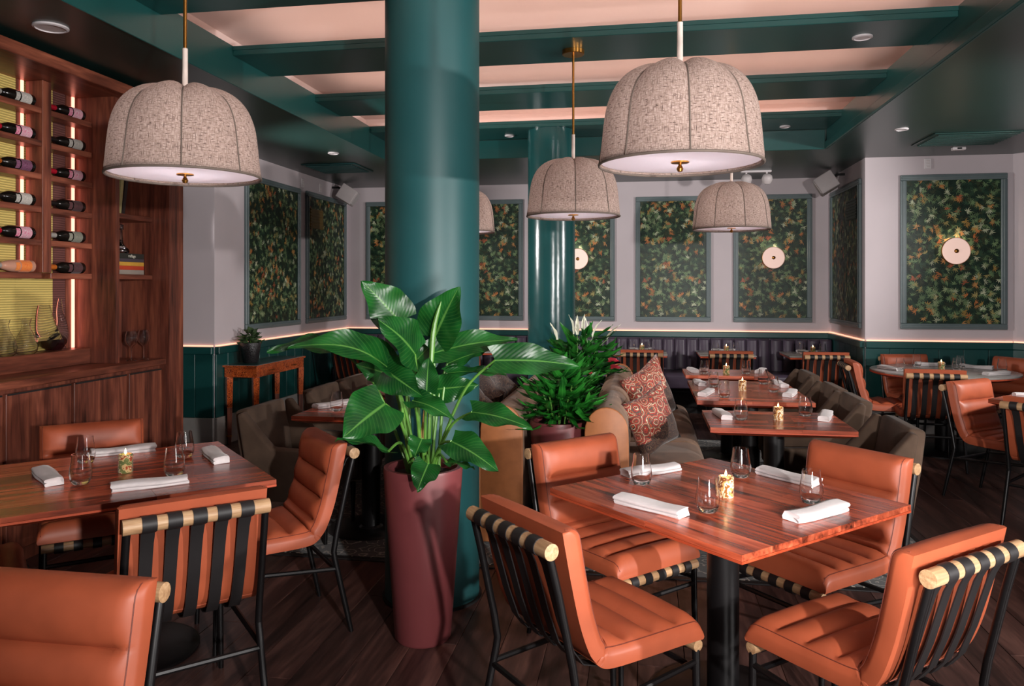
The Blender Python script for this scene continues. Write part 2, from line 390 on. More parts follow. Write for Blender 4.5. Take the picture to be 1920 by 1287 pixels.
def wainscot(wall, p0, p1, n, trimname, basename, boards=True):
    """teal boards, rail, LED line and baseboard along p0->p1; the room lies to the right of that direction"""
    p0 = Vector(p0); p1 = Vector(p1); L = (p1-p0).length; ang = math.atan2(p1.y-p0.y, p1.x-p0.x)
    rail = struct(trimname, box(0, L, -.05, 0, .885, .955, M['teal'], .006), (p0.x, p0.y, 0), (0, 0, ang))
    led = part('led_strip', box(.01, L-.01, -.016, -.002, .957, .969, M['led_rail']), rail)
    bb = struct(basename, box(0, L, -.03, 0, 0, .28, M['base'], .004), (p0.x, p0.y, 0), (0, 0, ang))
    bw = L/n; me = box(.001, bw-.002, -.02, -.001, .282, .884, M['teal'], .004)
    for i in range(n):
        o = part('board', me, rail, (i*bw, 0, 0))
wainscot(wl, (-4.0, 6.75), (-4.0, 10.1), 16, 'trim_1', 'baseboard_left')
wainscot(wp, (-4.75, 6.75), (-4.0, 6.75), 4, 'trim_2', 'baseboard_left_pilaster')
wainscot(wb, (-4.0, 10.1), (2.3, 10.1), 8, 'trim_3', 'baseboard_back')
wainscot(wr, (2.3, 10.1), (2.3, 8.62), 6, 'trim_4', 'baseboard_right_return')
wainscot(wf, (2.3, 8.62), (3.72, 8.62), 6, 'trim_5', 'baseboard_right')
wainscot(wd, (3.72, 8.62), (5.0, 7.34), 6, 'trim_6', 'baseboard_right_corner')

# ceiling: pink upper ceiling, teal soffits with fascia, five flat beams with LED coves
XL, XR = -2.71, 1.79
struct('ceiling', box(-3.1, 2.2, -.6, 8.1, 3.36, 3.42, M['pink']))
struct('ceiling_side_left', box(-3.1, -3.0, -.6, 8.1, 3.135, 3.36, M['pink']))
struct('ceiling_side_back', box(-3.1, 2.2, 8.1, 8.2, 3.135, 3.36, M['pink']))
struct('ceiling_side_right', box(2.1, 2.2, -.6, 8.1, 3.135, 3.36, M['pink']))
struct('ceiling_soffit_left', box(-4.95, XL, -.6, 8.0, 2.88, 3.13, M['teal_ceil']))
struct('ceiling_soffit_right', box(XR, 5.4, -.6, 8.0, 2.88, 3.13, M['teal_ceil']))
struct('ceiling_soffit_back', box(-4.95, 5.4, 8.0, 10.3, 2.88, 3.13, M['teal_ceil']))
struct('trim_7', box(XL, XL+.012, -.6, 8.0, 2.875, 3.135, M['teal'], .003))
t8 = struct('trim_8', box(XR-.012, XR, -.6, 8.0, 2.875, 3.135, M['teal'], .003))
part('moulding', box(XR-.03, XR-.0121, -.6, 8.0, 2.875, 2.955, M['teal'], .008), t8)
struct('trim_9', box(XL+.012, XR-.03, 7.985, 8.0, 2.875, 3.068, M['teal'], .003))
for i, (a, b) in enumerate([(2.16, 2.7), (3.46, 4.0), (4.78, 5.31), (6.09, 6.66), (7.4, 7.98)]):
    bo = struct('ceiling_beam', box(XL+.012, XR-.012, a, b, 3.07, 3.106, M['teal'], .003))
    for q in (a, b-.012): part('cove_lip', box(XL+.012, XR-.012, q, q+.012, 3.1062, 3.132, M['teal']), bo)
    part('led_strip', box(XL+.05, XR-.05, a+.05, a+.075, 3.1065, 3.1225, M['led_cove']), bo)
    part('led_strip', box(XL+.05, XR-.05, b-.075, b-.05, 3.1065, 3.1225, M['led_cove']), bo)

# ------------------------------------------------------------------ columns
def column(x, y, r, label, mt='teal_col'):
    o = thing('column', (x, y, 0), 0, label, 'column')
    m = MB().lathe([(r, .012), (r, 3.069)], 48).me(M[mt]); part('shaft', m, o)
    part('base_ring', MB().lathe([(0, 0), (r+.012, 0), (r+.012, .01), (r-.01, .014), (0, .014)], 48).me(M['dark']), o)
column(-1.03, 3.72, .233, 'thick teal painted column behind the tall potted plant')
column(-.895, 7.64, .233, 'farther teal column with streaky shine behind the leafy planter', 'teal_col2')

# ------------------------------------------------------------------ framed foliage wallpaper panels
PRINTS = {}
def foliage(wd, ht, seed):
    key = (round(wd, 2), round(ht, 2), seed)
    if key in PRINTS: return PRINTS[key]
    R = random.Random(seed); vs = []; fs = []; cols = []
    cl = [lin(c) for c in ((138, 152, 112), (104, 128, 88), (176, 182, 152), (150, 138, 86), (92, 116, 80))]
    co = [lin(c) for c in ((178, 108, 58), (166, 92, 62), (184, 132, 78), (156, 124, 64))]
    cd = [lin(c) for c in ((24, 46, 34), (32, 58, 42), (20, 36, 28), (42, 68, 50), (48, 56, 36))]
    dep = [0]
    def leaf(px, pz, a, L, wdt, c):
        dep[0] += 1; yy = -.0008-.0016*dep[0]/9000.
        ca, sa = math.cos(a), math.sin(a); n = len(vs)
        for t, q in ((0, 0), (.4, 1), (1, 0), (.4, -1)):
            X = px+ca*L*t-sa*wdt*q; Z = pz+sa*L*t+ca*wdt*q
            vs.append((min(max(X, -wd/2), wd/2), yy, min(max(Z, 0), ht)))
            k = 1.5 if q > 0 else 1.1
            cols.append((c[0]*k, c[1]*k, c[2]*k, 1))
        fs.append((n, n+1, n+2, n+3))
    def sprig(px, pz, cs, L, nl):
        a0 = R.uniform(0, 2*PI); c = R.choice(cs); k = R.uniform(.7, 1.15); c = tuple(x*k for x in c)
        for i in range(nl):
            a = a0+(i-(nl-1)/2)*R.uniform(.5, .68); l = L*R.uniform(.75, 1.1)*(1-.06*abs(i-nl/2))
            leaf(px, pz, a, l, l*R.uniform(.075, .115), c)
    for i in range(int(wd*ht*520)): sprig(R.uniform(-wd/2, wd/2), R.uniform(0, ht), cd, .06, R.randint(4, 7))
    for i in range(int(wd*ht*330)): sprig(R.uniform(-wd/2, wd/2), R.uniform(0, ht), [cl[1], cl[4], cd[3], cd[4]], .05, R.randint(4, 6))
    # bright sprays gather in loose clusters
    for i in range(int(wd*ht*105)):
        cx, cz = R.uniform(-wd/2, wd/2), R.uniform(0, ht); cs = co if R.random() < .3 else cl
        for j in range(R.randint(1, 3)): sprig(cx+R.gauss(0, .035), cz+R.gauss(0, .035), cs, .052, R.randint(5, 8))
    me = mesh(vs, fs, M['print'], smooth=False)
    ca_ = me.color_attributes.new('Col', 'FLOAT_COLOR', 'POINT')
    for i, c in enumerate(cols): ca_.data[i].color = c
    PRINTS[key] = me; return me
def framed(loc, rz, wd, z0, z1, label, seed, vent=None):
    o = thing('wallpaper_panel', (loc[0], loc[1], z0), rz, label, 'wall panel', 'framed foliage panels')
    h = z1-z0; f = .06
    part('wallpaper', box(-wd/2+f-.01, wd/2-f+.01, -.012, -.002, f-.01, h-f+.01, M['print_bg']), o)
    part('print', foliage(wd-2*f, h-2*f, seed), o, (0, -.0135, f))
    for (a, b, c, d) in ((-wd/2, wd/2, 0, f), (-wd/2, wd/2, h-f, h), (-wd/2, -wd/2+f, f, h-f), (wd/2-f, wd/2, f, h-f)):
        r = part('frame_rail', box(a, b, -.032, -.001, c, d, M['frame_grey'], .006), o)
        dx = b-a; dz = d-c
        if dx > dz: part('bead', box(a+.012, b-.012, -.040, -.0325, c+.02, c+.042, M['frame_grey'], .004), r)
        else: part('bead', box(a+.02, a+.042, -.040, -.0325, c, d, M['frame_grey'], .004), r)
    if vent:
        vx, vz, vw, vh, vm = vent
        g = part('vent_grille', box(vx-vw/2, vx+vw/2, -.022, -.017, vz-vh/2, vz+vh/2, vm), o)
        for i in range(7): 
            q = vz-vh/2+.015+i*(vh-.03)/6
            part('slat', box(vx-vw/2+.01, vx+vw/2-.01, -.027, -.0225, q-.006, q+.006, vm), g)
M['vent_gold'] = plain('gold_vent', (120, 92, 34), .4, var=.15); M['vent_dark'] = plain('dark_vent', (34, 44, 36), .45, var=.1)
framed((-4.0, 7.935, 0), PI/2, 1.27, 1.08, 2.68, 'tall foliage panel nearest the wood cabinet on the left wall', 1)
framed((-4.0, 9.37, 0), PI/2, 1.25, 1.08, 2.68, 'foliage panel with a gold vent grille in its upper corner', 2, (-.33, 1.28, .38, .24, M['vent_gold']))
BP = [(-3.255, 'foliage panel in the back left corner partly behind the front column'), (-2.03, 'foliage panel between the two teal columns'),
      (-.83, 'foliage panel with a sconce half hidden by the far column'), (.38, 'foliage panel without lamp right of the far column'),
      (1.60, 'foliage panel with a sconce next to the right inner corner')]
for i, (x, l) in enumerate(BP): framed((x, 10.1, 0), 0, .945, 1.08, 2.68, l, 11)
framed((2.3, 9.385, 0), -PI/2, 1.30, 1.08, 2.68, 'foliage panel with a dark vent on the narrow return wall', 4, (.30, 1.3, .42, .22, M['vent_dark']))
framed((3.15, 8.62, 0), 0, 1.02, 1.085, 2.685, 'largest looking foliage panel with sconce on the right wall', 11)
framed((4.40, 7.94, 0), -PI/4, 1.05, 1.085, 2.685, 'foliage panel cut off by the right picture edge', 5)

def sconce(x, y, z, label):
    o = thing('wall_sconce', (x, y, z), 0, label, 'wall lamp', 'round wall sconces')
    X = Matrix.Rotation(PI/2, 4, 'X')
    part('back_plate', MB().lathe([(0, .0), (.06, .0), (.06, .05), (0, .05)], 24, M=X).me(M['brass']), o, (0, -.02, 0))
    part('disc', MB().lathe([(0, .05), (.128, .05), (.136, .058), (.136, .07), (.128, .078), (0, .080)], 48, M=X).me(M['opal']), o, (0, -.02, 0))
    part('rim', MB().lathe([(.134, .052), (.139, .056), (.139, .072), (.134, .076)], 48, M=X).me(M['brass']), o, (0, -.02, 0))
    part('knob', MB().lathe([(0, .08), (.022, .08), (.022, .086), (.014, .092), (0, .094)], 20, M=X).me(M['brass']), o, (0, -.02, 0))
    d = bpy.data.lights.new('sconce_bulb', 'POINT'); d.energy = 1.6; d.color = (1, .8, .68); d.shadow_soft_size = .008
    b = bpy.data.objects.new('bulb', d); COL.objects.link(b); b.parent = o; b.location = (0, -.062, .085)
sconce(-.83, 10.1, 1.886, 'glowing disc sconce beside the far teal column')
sconce(1.60, 10.1, 1.886, 'glowing disc sconce on the back wall under the far pendant')
sconce(3.15, 8.62, 1.89, 'glowing disc sconce on the right wall panel')

# ------------------------------------------------------------------ ceiling and wall fittings
def downlight(x, y, z, label, r=.06):
    o = thing('ceiling_speaker', (x, y, z), 0, label, 'ceiling fitting', 'small round ceiling fittings')
    part('ring', MB().lathe([(r, 0), (r, -.008), (r-.012, -.012), (r-.014, -.004)], 28).me(M['white']), o)
    part('grille', MB().lathe([(0, -.001), (0, -.006), (r-.013, -.006)], 28).me(M['speck']), o)
downlight(-3.04, 3.57, 2.88, 'white round fitting in the soffit above the wine cabinet', .085)
downlight(1.337, 5.07, 3.07, 'white round fitting under the nearest full beam at right', .06)
downlight(-3.09, 7.42, 2.88, 'white round fitting beside the left ceiling vent', .055)
downlight(-1.34, 7.78, 3.07, 'white round fitting under the last beam left of the far column', .05)
downlight(1.35, 7.78, 3.07, 'white round fitting under the last beam at right', .05)
downlight(2.19, 7.1, 2.88, 'white round fitting in the right soffit', .055)
def ceiling_vent(x, y, w_, h_, label, mat):
    o = thing('ceiling_vent', (x, y, 2.88), 0, label, 'vent', 'ceiling vents')
    part('frame', MB().box(-w_/2, w_/2, -h_/2, h_/2, -.012, -.0005, .004).me(mat), o)
    for i in range(9):
        yy = -h_/2+.05+i*(h_-.1)/8
        part('slat', box(-w_/2+.04, w_/2-.04, yy-.014, yy+.014, -.022, -.0125, mat, .003), o)
ceiling_vent(-3.42, 8.35, .62, .62, 'square teal vent in the left ceiling soffit', M['vent_teal'])
ceiling_vent(2.91, 7.64, .75, .62, 'square dark vent in the right ceiling soffit', M['teal_ceil'])
o = thing('exit_sensor', (3.02, 8.12, 2.88), 0, 'small white box on the ceiling beside the right vent', 'sensor')
part('case', box(-.06, .06, -.03, .03, -.03, -.0005, M['white'], .006), o)
part('lens', box(-.02, .02, -.034, -.0301, -.022, -.008, M['dark']), o)
def speaker(loc, rz, label):
    o = thing('wall_speaker', loc, rz, label, 'speaker', 'white wall speakers')
    R_ = (math.radians(32), 0, 0)
    c = part('case', prism([(-.16, -.12), (.16, -.12), (.13, .10), (-.13, .10)], 'z', -.10, .10, M['speck'], .012), o, (0, -.20, -.15), R_)
    part('grille', box(-.14, .14, -.128, -.1205, -.085, .085, M['white'], .002), c)
    part('bracket', MB().tube([(0, -.01, -.06), (0, -.09, -.06), (0, -.14, -.10)], .014, 8).me(M['dark']), o)
speaker((-4.0, 9.55, 2.88), PI/2+.25, 'white tilted speaker high in the left back corner')
speaker((2.3, 9.4, 2.88), -PI/2-.2, 'white tilted speaker high at the right inner corner')
def plate(loc, rz, label):
    o = thing('switch_plate', loc, rz, label, 'wall plate', 'white wall plates')
    part('cover', box(-.035, .035, -.012, -.001, -.055, .055, M['white'], .004), o)
    for q in (-.028, .002, .03): part('socket', box(-.016, .016, -.015, -.0122, q-.008, q+.008, M['speck'], .002), o)
plate((3.0-.09, 8.62, 2.80), 0, 'white wall plate above the right foliage panel')
plate((-4.0, 8.66, 2.76), PI/2, 'white wall plate between the two left foliage panels')
plate((-4.0, 9.17, 2.76), PI/2, 'white wall plate above the vented left foliage panel')
o = thing('track_light', (1.3, 9.35, 2.88), 0, 'two headed spotlight bar on the ceiling before the back wall', 'spotlight')
part('bar', box(-.17, .17, -.035, .035, -.025, -.0005, M['white'], .006), o)
for sx in (-.11, .12):
    h_ = part('spot_head', MB().lathe([(0, -.03), (.05, -.012), (.062, .03), (.05, .07), (.03, .085), (0, .087)], 24).me(M['speck']), o, (sx, -.01, -.13), (math.radians(35), 0, 0))
    part('lens', MB().lathe([(0, -.031), (.034, -.024), (.036, -.018), (0, -.012)], 20).me(M['glass']), h_)
    part('arm', MB().tube([(sx, 0, -.02), (sx, 0, -.07)], .010, 8).me(M['white']), o)
# ------------------------------------------------------------------ strap-back dining chair
def cushion_strip(path, thick, grooves, hw, cap0, cap1, mat):
    """quilted pad: rear path in (y,z), channels between grooves (arc lengths), border left flat"""
    P = catmull([(0, p[0], p[1]) for p in path], 14); s = [0]
    for a, b in zip(P, P[1:]): s.append(s[-1]+(b-a).length)
    tot = s[-1]; G = [0]+grooves+[tot]
    U = [-1, -.985, -.94, -.86, -.78, -.6, -.3, 0, .3, .6, .78, .86, .94, .985, 1]
    vs = []; fs = []; nU = len(U)
    for i, p in enumerate(P):
        t = (P[min(i+1, len(P)-1)]-P[max(i-1, 0)]).normalized(); nrm = Vector((0, -t.z, t.y))
        k = max(j for j in range(len(G)-1) if s[i] >= G[j]-1e-9); c = (s[i]-G[k])/(G[k+1]-G[k]); c = min(max(c, 0), 1)
        puff = math.sin(PI*c)**.42 if 0 < c < 1 else 0
        fr = s[i]/tot; th = thick[0]*(1-fr)+thick[1]*fr
        rd0 = min(1, s[i]/cap0) if cap0 else 1; rd1 = min(1, (tot-s[i])/cap1) if cap1 else 1
        rd = (1-(1-rd0)**2.4)**.5*(1-(1-rd1)**2.4)**.5
        for u in U:
            au = abs(u); e = 1-max(0, (au-.86)/.14)**2.6*.45
            fade = max(0, min(1, (.90-au)/.10))
            d = th*e*(.25+.75*rd) + (.034*puff-.023)*fade*rd + .006*(1-au*au)
            vs.append(Vector((u*hw, p.y, p.z))+nrm*d)
    m = len(P)
    for i, p in enumerate(P):                      # rear skin
        vs.append(Vector((-hw*.985, p.y, p.z))); vs.append(Vector((hw*.985, p.y, p.z)))
    o = m*nU
    for i in range(m-1):
        for j in range(nU-1): a = i*nU+j; fs.append((a, a+1, a+1+nU, a+nU))
        fs.append((o+2*i, o+2*i+2, o+2*i+3, o+2*i+1))
        fs.append((i*nU, i*nU+nU, o+2*i+2, o+2*i)); fs.append((i*nU+nU-1, o+2*i+1, o+2*i+3, i*nU+2*nU-1))
    fs.append(tuple(range(nU))+(o+1, o)); fs.append(tuple(range((m-1)*nU, m*nU))+(o+2*m-1, o+2*m-2))
    return mesh(vs, fs, mat, ang=60), [[vs[i*nU+k] for i in range(m)] for k in (2, 12)]
def ribbon(path, widths, th, mat):
    P = [Vector((0, a, b)) for a, b in path]; vs = []; fs = []
    for i, p in enumerate(P):
        t = (P[min(i+1, len(P)-1)]-P[max(i-1, 0)]).normalized(); n = Vector((0, -t.z, t.y)); w_ = widths[i]/2
        vs += [p+Vector((-w_, 0, 0)), p+Vector((w_, 0, 0)), p+Vector((w_, 0, 0))+n*th, p+Vector((-w_, 0, 0))+n*th]
    for i in range(len(P)-1):
        for k in range(4): a = 4*i+k; b = 4*i+(k+1) % 4; fs.append((a, b, b+4, a+4))
    fs += [(3, 2, 1, 0), tuple(4*(len(P)-1)+k for k in range(4))]
    return mesh(vs, fs, mat, ang=40)
def make_chair():
    o = thing('dining_chair', (0, 0, 0), 0, 'x', 'chair', 'orange leather strap-back chairs')
    HW = .232
    back = [(-.270, .834), (-.258, .775), (-.238, .68), (-.208, .56), (-.172, .468), (-.135, .424)]
    seat = [(-.150, .436), (-.118, .414), (-.06, .406), (.08, .404), (.20, .404), (.285, .402)]
    for nm, args in (('backrest', (back, (.070, .062), [.150, .255, .36], HW, .045, .03)), ('seat', (seat, (.064, .066), [.135, .24, .345], HW, .03, .045))):
        cme, edges = cushion_strip(*args, M['leather']); pad = part(nm, cme, o)
        for e in edges: part('seam', MB().tube(e[::3], .0016, 5).me(M['piping']), pad)
    dw = MB().tube([(-.225, 0, 0), (-.2245, 0, 0), (.2245, 0, 0), (.225, 0, 0)], [.021, .024, .024, .021], 20).me(M['dowel'])
    part('dowel', dw, o, (0, -.304, .785)); part('dowel', dw, o, (0, .275, .378), scale=(.96, .8, .8))
    sp = []; wd_ = []
    for a in range(70, 231, 20):
        a = math.radians(a); sp.append((-.304+.0265*math.cos(a), .785+.0265*math.sin(a))); wd_.append(.043)
    sp += [(-.290, .752), (-.272, .715), (-.255, .66), (-.222, .55), (-.186, .455), (-.150, .408), (-.10, .391), (0, .388), (.15, .388), (.25, .392)]
    wd_ += [.042, .040, .039, .039, .039, .039, .038, .038, .038, .038]
    for a in range(70, -121, -24):
        a = math.radians(a); sp.append((.275+.0215*math.cos(a), .378+.0215*math.sin(a))); wd_.append(.036)
    st = ribbon(sp, wd_, .004, M['strap'])
    for i in range(5): part('strap', st, o, ((i-2)*.0745, 0, 0))
    for sx in (-1, 1):
        part('back_post', MB().tube([(sx*.212, -.302, .765), (sx*.214, -.275, .66), (sx*.216, -.225, .44), (sx*.216, -.212, .36)], .0125, 10).me(M['steel']), o)
        part('leg', MB().tube([(sx*.216, -.212, .362), (sx*.218, -.216, .33), (sx*.224, -.262, .12), (sx*.228, -.288, 0)], [.0125, .0125, .0125, .010], 10).me(M['steel']), o)
        part('leg', MB().tube([(sx*.205, .275, .365), (sx*.207, .276, .2), (sx*.212, .282, 0)], [.0125, .0125, .010], 10).me(M['steel']), o)
        part('side_rail', MB().tube([(sx*.219, -.226, .285), (sx*.206, .274, .325)], .010, 8).me(M['steel']), o)
    part('rear_rail', MB().tube([(-.218, -.228, .275), (.218, -.228, .275)], .010, 8).me(M['steel']), o)
    part('front_rail', MB().tube([(-.205, .276, .30), (.205, .276, .30)], .010, 8).me(M['steel']), o)
    return o
G_CH = 'orange leather strap-back chairs'
chair0 = make_chair(); chair_used = [False]
def put_chair(dx, dy, face, label):
    a = math.radians(face); loc = (dx+.304*math.cos(a), dy+.304*math.sin(a), 0); rz = a-PI/2
    if not chair_used[0]:
        chair_used[0] = True; chair0.location = loc; chair0.rotation_euler = (0, 0, rz); chair0['label'] = label
    else: dup(chair0, loc, rz, label)
for a in [
    (-.40, 2.306, 42, 'orange chair seen from behind at left front of the diamond table at right'),
    (.88, 2.25, 131, 'orange chair at the lower right corner with striped back and oak dowel'),
    (-.346, 3.546, -45, 'orange chair on the far left side of the front right table, before the plum pot'),
    (.95, 3.53, 221, 'orange chair on the far right side of the front right table, facing us'),
    (-1.41, 2.29, 134, 'orange strap-back chair seen from behind at the left table'),
    (-1.41, 3.44, 221, 'orange chair between the left table and the tall potted plant'),
    (-2.79, 3.56, -50, 'orange chair behind the left table against the wine cabinet'),
    (-2.80, 2.26, 45, 'shadowed chair at the left picture edge tucked under the left table'),
    (-1.365, 1.705, -90, 'big cropped orange chair in the lower left corner facing the viewer'),
    (1.86, 7.67, -4, 'orange chair in side view left of the round table'),
    (2.38, 6.85, 82, 'orange chair seen from behind in front of the round table'),
    (2.62, 8.515, -81, 'orange chair behind the round table by the right wall'),
    (3.62, 8.22, 210, 'orange chair at the far right behind the round table'),
    (2.335, 6.25, -52, 'orange chair in three quarter view before the round table'),
    (2.375, 5.14, 45, 'orange strap-back chair cut off by the right picture edge'),
    (-.01, 8.50, 90, 'strap-back chair at the leftmost visible bench table, behind the sofa cushions'),
    (.93, 8.50, 90, 'strap-back chair at the middle bench table'),
    (1.90, 8.52, 90, 'strap-back chair at the bench table in the right corner'),
    (-3.35, 8.45, 76, 'strap-back chair in the left background behind the big plant leaf'),
    (-1.05, 8.50, 90, 'dim strap-back chair just behind the far teal column'),
    (-2.05, 8.50, 90, 'dim strap-back chair hidden behind the front teal column')]: put_chair(*a)

# ------------------------------------------------------------------ velvet armchair
def make_arm():
    o = thing('velvet_armchair', (0, 0, 0), 0, 'x', 'armchair', 'taupe velvet armchairs')
    bk = prism([(-.25, .26), (.25, .26), (.262, .60), (.235, .80), (-.235, .80), (-.262, .60)], 'y', -.045, .045, M['velvet'], .022, 3)
    part('backrest', bk, o, (0, -.17, 0), (math.radians(9), 0, 0))
    am = prism([(-.20, .27), (.27, .27), (.285, .57), (-.06, .585), (-.13, .66), (-.235, .79), (-.27, .78)], 'x', -.035, .035, M['velvet'], .016, 3)
    part('arm', am, o, (-.262, 0, 0), (0, math.radians(-3), 0)); part('arm', am, o, (.262, 0, 0), (0, math.radians(3), 0))
    part('seat', prism([(-.225, -.20), (.225, -.20), (.225, .27), (-.225, .27)], 'z', .30, .46, M['velvet'], .035, 4), o)
    lg = MB().tube([(0, 0, .27), (0, 0, 0)], [.018, .011], 10).me(M['steel'])
    for sx in (-.22, .22):
        for sy in (-.19, .23): part('leg', lg, o, (sx, sy, 0))
    return o
arm0 = make_arm()
AR = [(1.10, 4.50, 90, 'velvet armchair nearest us at the sofa tables, right side'), (1.12, 5.50, 90, 'second velvet armchair along the sofa tables, right side'),
      (1.12, 6.09, 90, 'third velvet armchair along the sofa tables, overlapped by the second'), (1.12, 7.0, 90, 'farthest velvet armchair along the sofa tables'),
      (-2.07, 4.52, -90, 'dark velvet armchair between the burl console and the tall plant'), (-2.07, 5.44, -90, 'velvet armchair behind the first table left of the column'),
      (-2.07, 6.02, -90, 'velvet armchair half hidden behind a big plant leaf')]
for i, (x, y, r, l) in enumerate(AR):
    if i == 0: arm0.location = (x, y, 0); arm0.rotation_euler = (0, 0, math.radians(r)); arm0['label'] = l
    else: dup(arm0, (x, y, 0), math.radians(r), l)

# ------------------------------------------------------------------ tables
def table(x, y, w_, d_, ang, label, n=9, topmat='table', group='square wooden dining tables', base=.27):
    o = thing('dining_table', (x, y, 0), math.radians(ang), label, 'table', group)
    und = MB(); hw, hd = w_/2, d_/2
    top = [(-hw, -hd), (hw, -hd), (hw, hd), (-hw, hd)]; k = .06
    vs = [(a, b, .730) for a, b in top]+[(a, b, .722) for a, b in top]+[(a-math.copysign(k, a), b-math.copysign(k, b), .700) for a, b in top]
    fs = [(0, 1, 2, 3), (8, 11, 10, 9)]+[(i, (i+1) % 4, 4+(i+1) % 4, 4+i) for i in range(4)]+[(4+i, 4+(i+1) % 4, 8+(i+1) % 4, 8+i) for i in range(4)]
    part('underframe', mesh(vs, fs, M['table_edge'], ang=20), o)
    pw = d_/n; R = random.Random(int(x*91+y*37))
    for i in range(n):
        y0 = -hd+i*pw; cut = R.uniform(-.25, .3)*w_
        for (a, b) in ((-hw, cut), (cut, hw)):
            L = round(b-a, 3)
            part('plank', box(0, L-.0003, .0002, pw-.0002, 0, .0195, M[topmat], .0005), o, (a, y0, .7305))
    part('pedestal', MB().lathe([(.075, .0), (.058, .012), (.058, .66), (.11, .675), (.11, .6995), (0, .6995)], 28).me(M['steel']), o, (0, 0, .018))
    part('foot_plate', MB().lathe([(0, 0), (base, 0), (base, .010), (base-.02, .018), (0, .018)], 40).me(M['steel']), o)
    return o
table(.293, 2.956, .915, .915, -46, 'diamond-set wooden table in the right foreground with four settings', 13)
table(-2.11, 2.92, .93, .93, 44, 'diamond-set wooden table in the left foreground by the cabinet', 7)
table(.752, 4.69, .77, .615, 0, 'wooden sofa table nearest us, behind the front right table', 7, base=.22)
table(.75, 5.70, .77, .575, 0, 'nearer half of the two sofa tables pushed together', 7, base=.22)
table(.75, 6.277, .77, .575, 0, 'farther half of the two sofa tables pushed together', 7, base=.22)
table(.75, 7.20, .76, .55, 0, 'farthest wooden sofa table before the purple bench', 7, base=.22)
table(-1.69, 4.66, .78, .61, 0, 'wooden table just left of the front column', 7, base=.27)
table(-1.69, 5.75, .78, .9, 0, 'wooden table behind the big heart-shaped leaf', 8, base=.25)
table(3.0, 5.82, .915, .915, -45, 'wooden table at the right picture edge with one corner showing', 9)
def bench_table(x, label):
    o = thing('bench_table', (x, 9.34, 0), 0, label, 'table', 'small tables along the purple bench')
    part('tabletop', prism([(-.31, -.34), (.31, -.34), (.31, .34), (-.31, .34)], 'z', .735, .75, M['grey_top'], .004, 1), o)
    part('edge_band', prism([(-.306, -.336), (.306, -.336), (.306, .336), (-.306, .336)], 'z', .712, .7348, M['table_edge'], .006, 1), o)
    part('pedestal', MB().lathe([(.045, 0), (.045, .692), (0, .692)], 20).me(M['steel']), o, (0, -.05, .0185))
    part('foot_plate', MB().lathe([(0, 0), (.09, 0), (.09, .012), (.07, .018), (0, .018)], 24).me(M['steel']), o, (0, -.05, 0))
for x, l in ((-.03, 'small bench table above the sofa cushions'), (.95, 'small bench table in the middle of the back wall'), (1.92, 'small bench table in the right back corner'),
             (-1.05, 'small bench table hidden behind the far column'), (-2.05, 'small bench table behind the front column'), (-3.2, 'small bench table in the left back corner')): bench_table(x, l)
o = thing('round_table', (2.743, 7.73, 0), 0, 'large round table with pale top by the right wall', 'table')
part('tabletop', MB().lathe([(0, .735), (.618, .735), (.62, .738), (.62, .747), (.615, .75), (0, .75)], 64).me(M['grey_top']), o)
part('edge_band', MB().lathe([(0, .70), (.56, .70), (.62, .722), (.62, .7348), (0, .7348)], 64).me(M['table_edge']), o)
part('pedestal', MB().lathe([(.07, 0), (.07, .68), (0, .68)], 24).me(M['steel']), o, (0, 0, .019))
part('foot_plate', MB().lathe([(0, 0), (.36, 0), (.36, .01), (.33, .019), (0, .019)], 40).me(M['steel']), o)

# ------------------------------------------------------------------ table settings
glass_me = MB().lathe([(0, 0), (.026, .0), (.031, .003), (.039, .022), (.0415, .042), (.039, .065), (.0335, .095), (.0315, .118), (.0302, .118), (.032, .095), (.0374, .065), (.0395, .042), (.036, .024), (.026, .016), (0, .014)], 28).me(M['glass'])
def napkin_mesh(seed):
    R = random.Random(seed); L = .27; pr = []
    w_, h_ = .036, .030
    pr = [(-w_, .002), (w_*.9, 0), (w_, .004), (w_*.97, .011), (w_*.72, .0135), (w_*.98, .016), (w_*1.02, .022), (w_*.9, .028), (w_*.4, .0305), (-w_*.4, .031), (-w_*.88, .028), (-w_, .021), (-w_*1.03, .012)]
    vs = []; fs = []; n = len(pr); m = 15
    for i in range(m):
        t = i/(m-1); y = (t-.5)*L; k = 1-.05*math.sin(t*9+seed); dx = .004*math.sin(t*4+seed*2); dz = 1+.10*math.sin(t*6+seed)
        sk = 1-.10*(2*abs(t-.5))**6
        for a, b in pr: vs.append((a*k*sk+dx, y+.004*math.sin(b*200+seed), b*dz*(.94 if a > 0 else 1)))
    for i in range(m-1):
        for k in range(n): a = i*n+k; b = i*n+(k+1) % n; fs.append((a, b, b+n, a+n))
    c0 = len(vs); vs.append((0, -L/2+.008, .014)); vs.append((0, L/2-.008, .014))
    for k in range(n): fs.append((c0, k, (k+1) % n)); fs.append((c0+1, (m-1)*n+(k+1) % n, (m-1)*n+k))
    return mesh(vs, fs, M['napkin'], ang=50)
nap_me = [napkin_mesh(i) for i in range(4)]
hold = [MB().lathe([(0, 0), (.027, 0), (.029, .003), (.029, .074), (.026, .077), (.023, .0765), (.0225, .066), (0, .066)], 24).me(M[k]) for k in ('onyx', 'onyx_amber')]
wax_me = MB().lathe([(0, 0), (.022, 0), (.0215, .004), (0, .006)], 20).me(M['wax'])
flame_me = MB().lathe([(0, 0), (.0032, .004), (.0042, .009), (.0026, .017), (0, .026)], 12).me(M['flame'])
TZ = .7502
def glass(x, y, label, grp='stemless water glasses', s=1):
    o = part('water_glass', glass_me, None, (x, y, TZ)); o.scale = (s,)*3; tag(o, label, 'glass', grp)
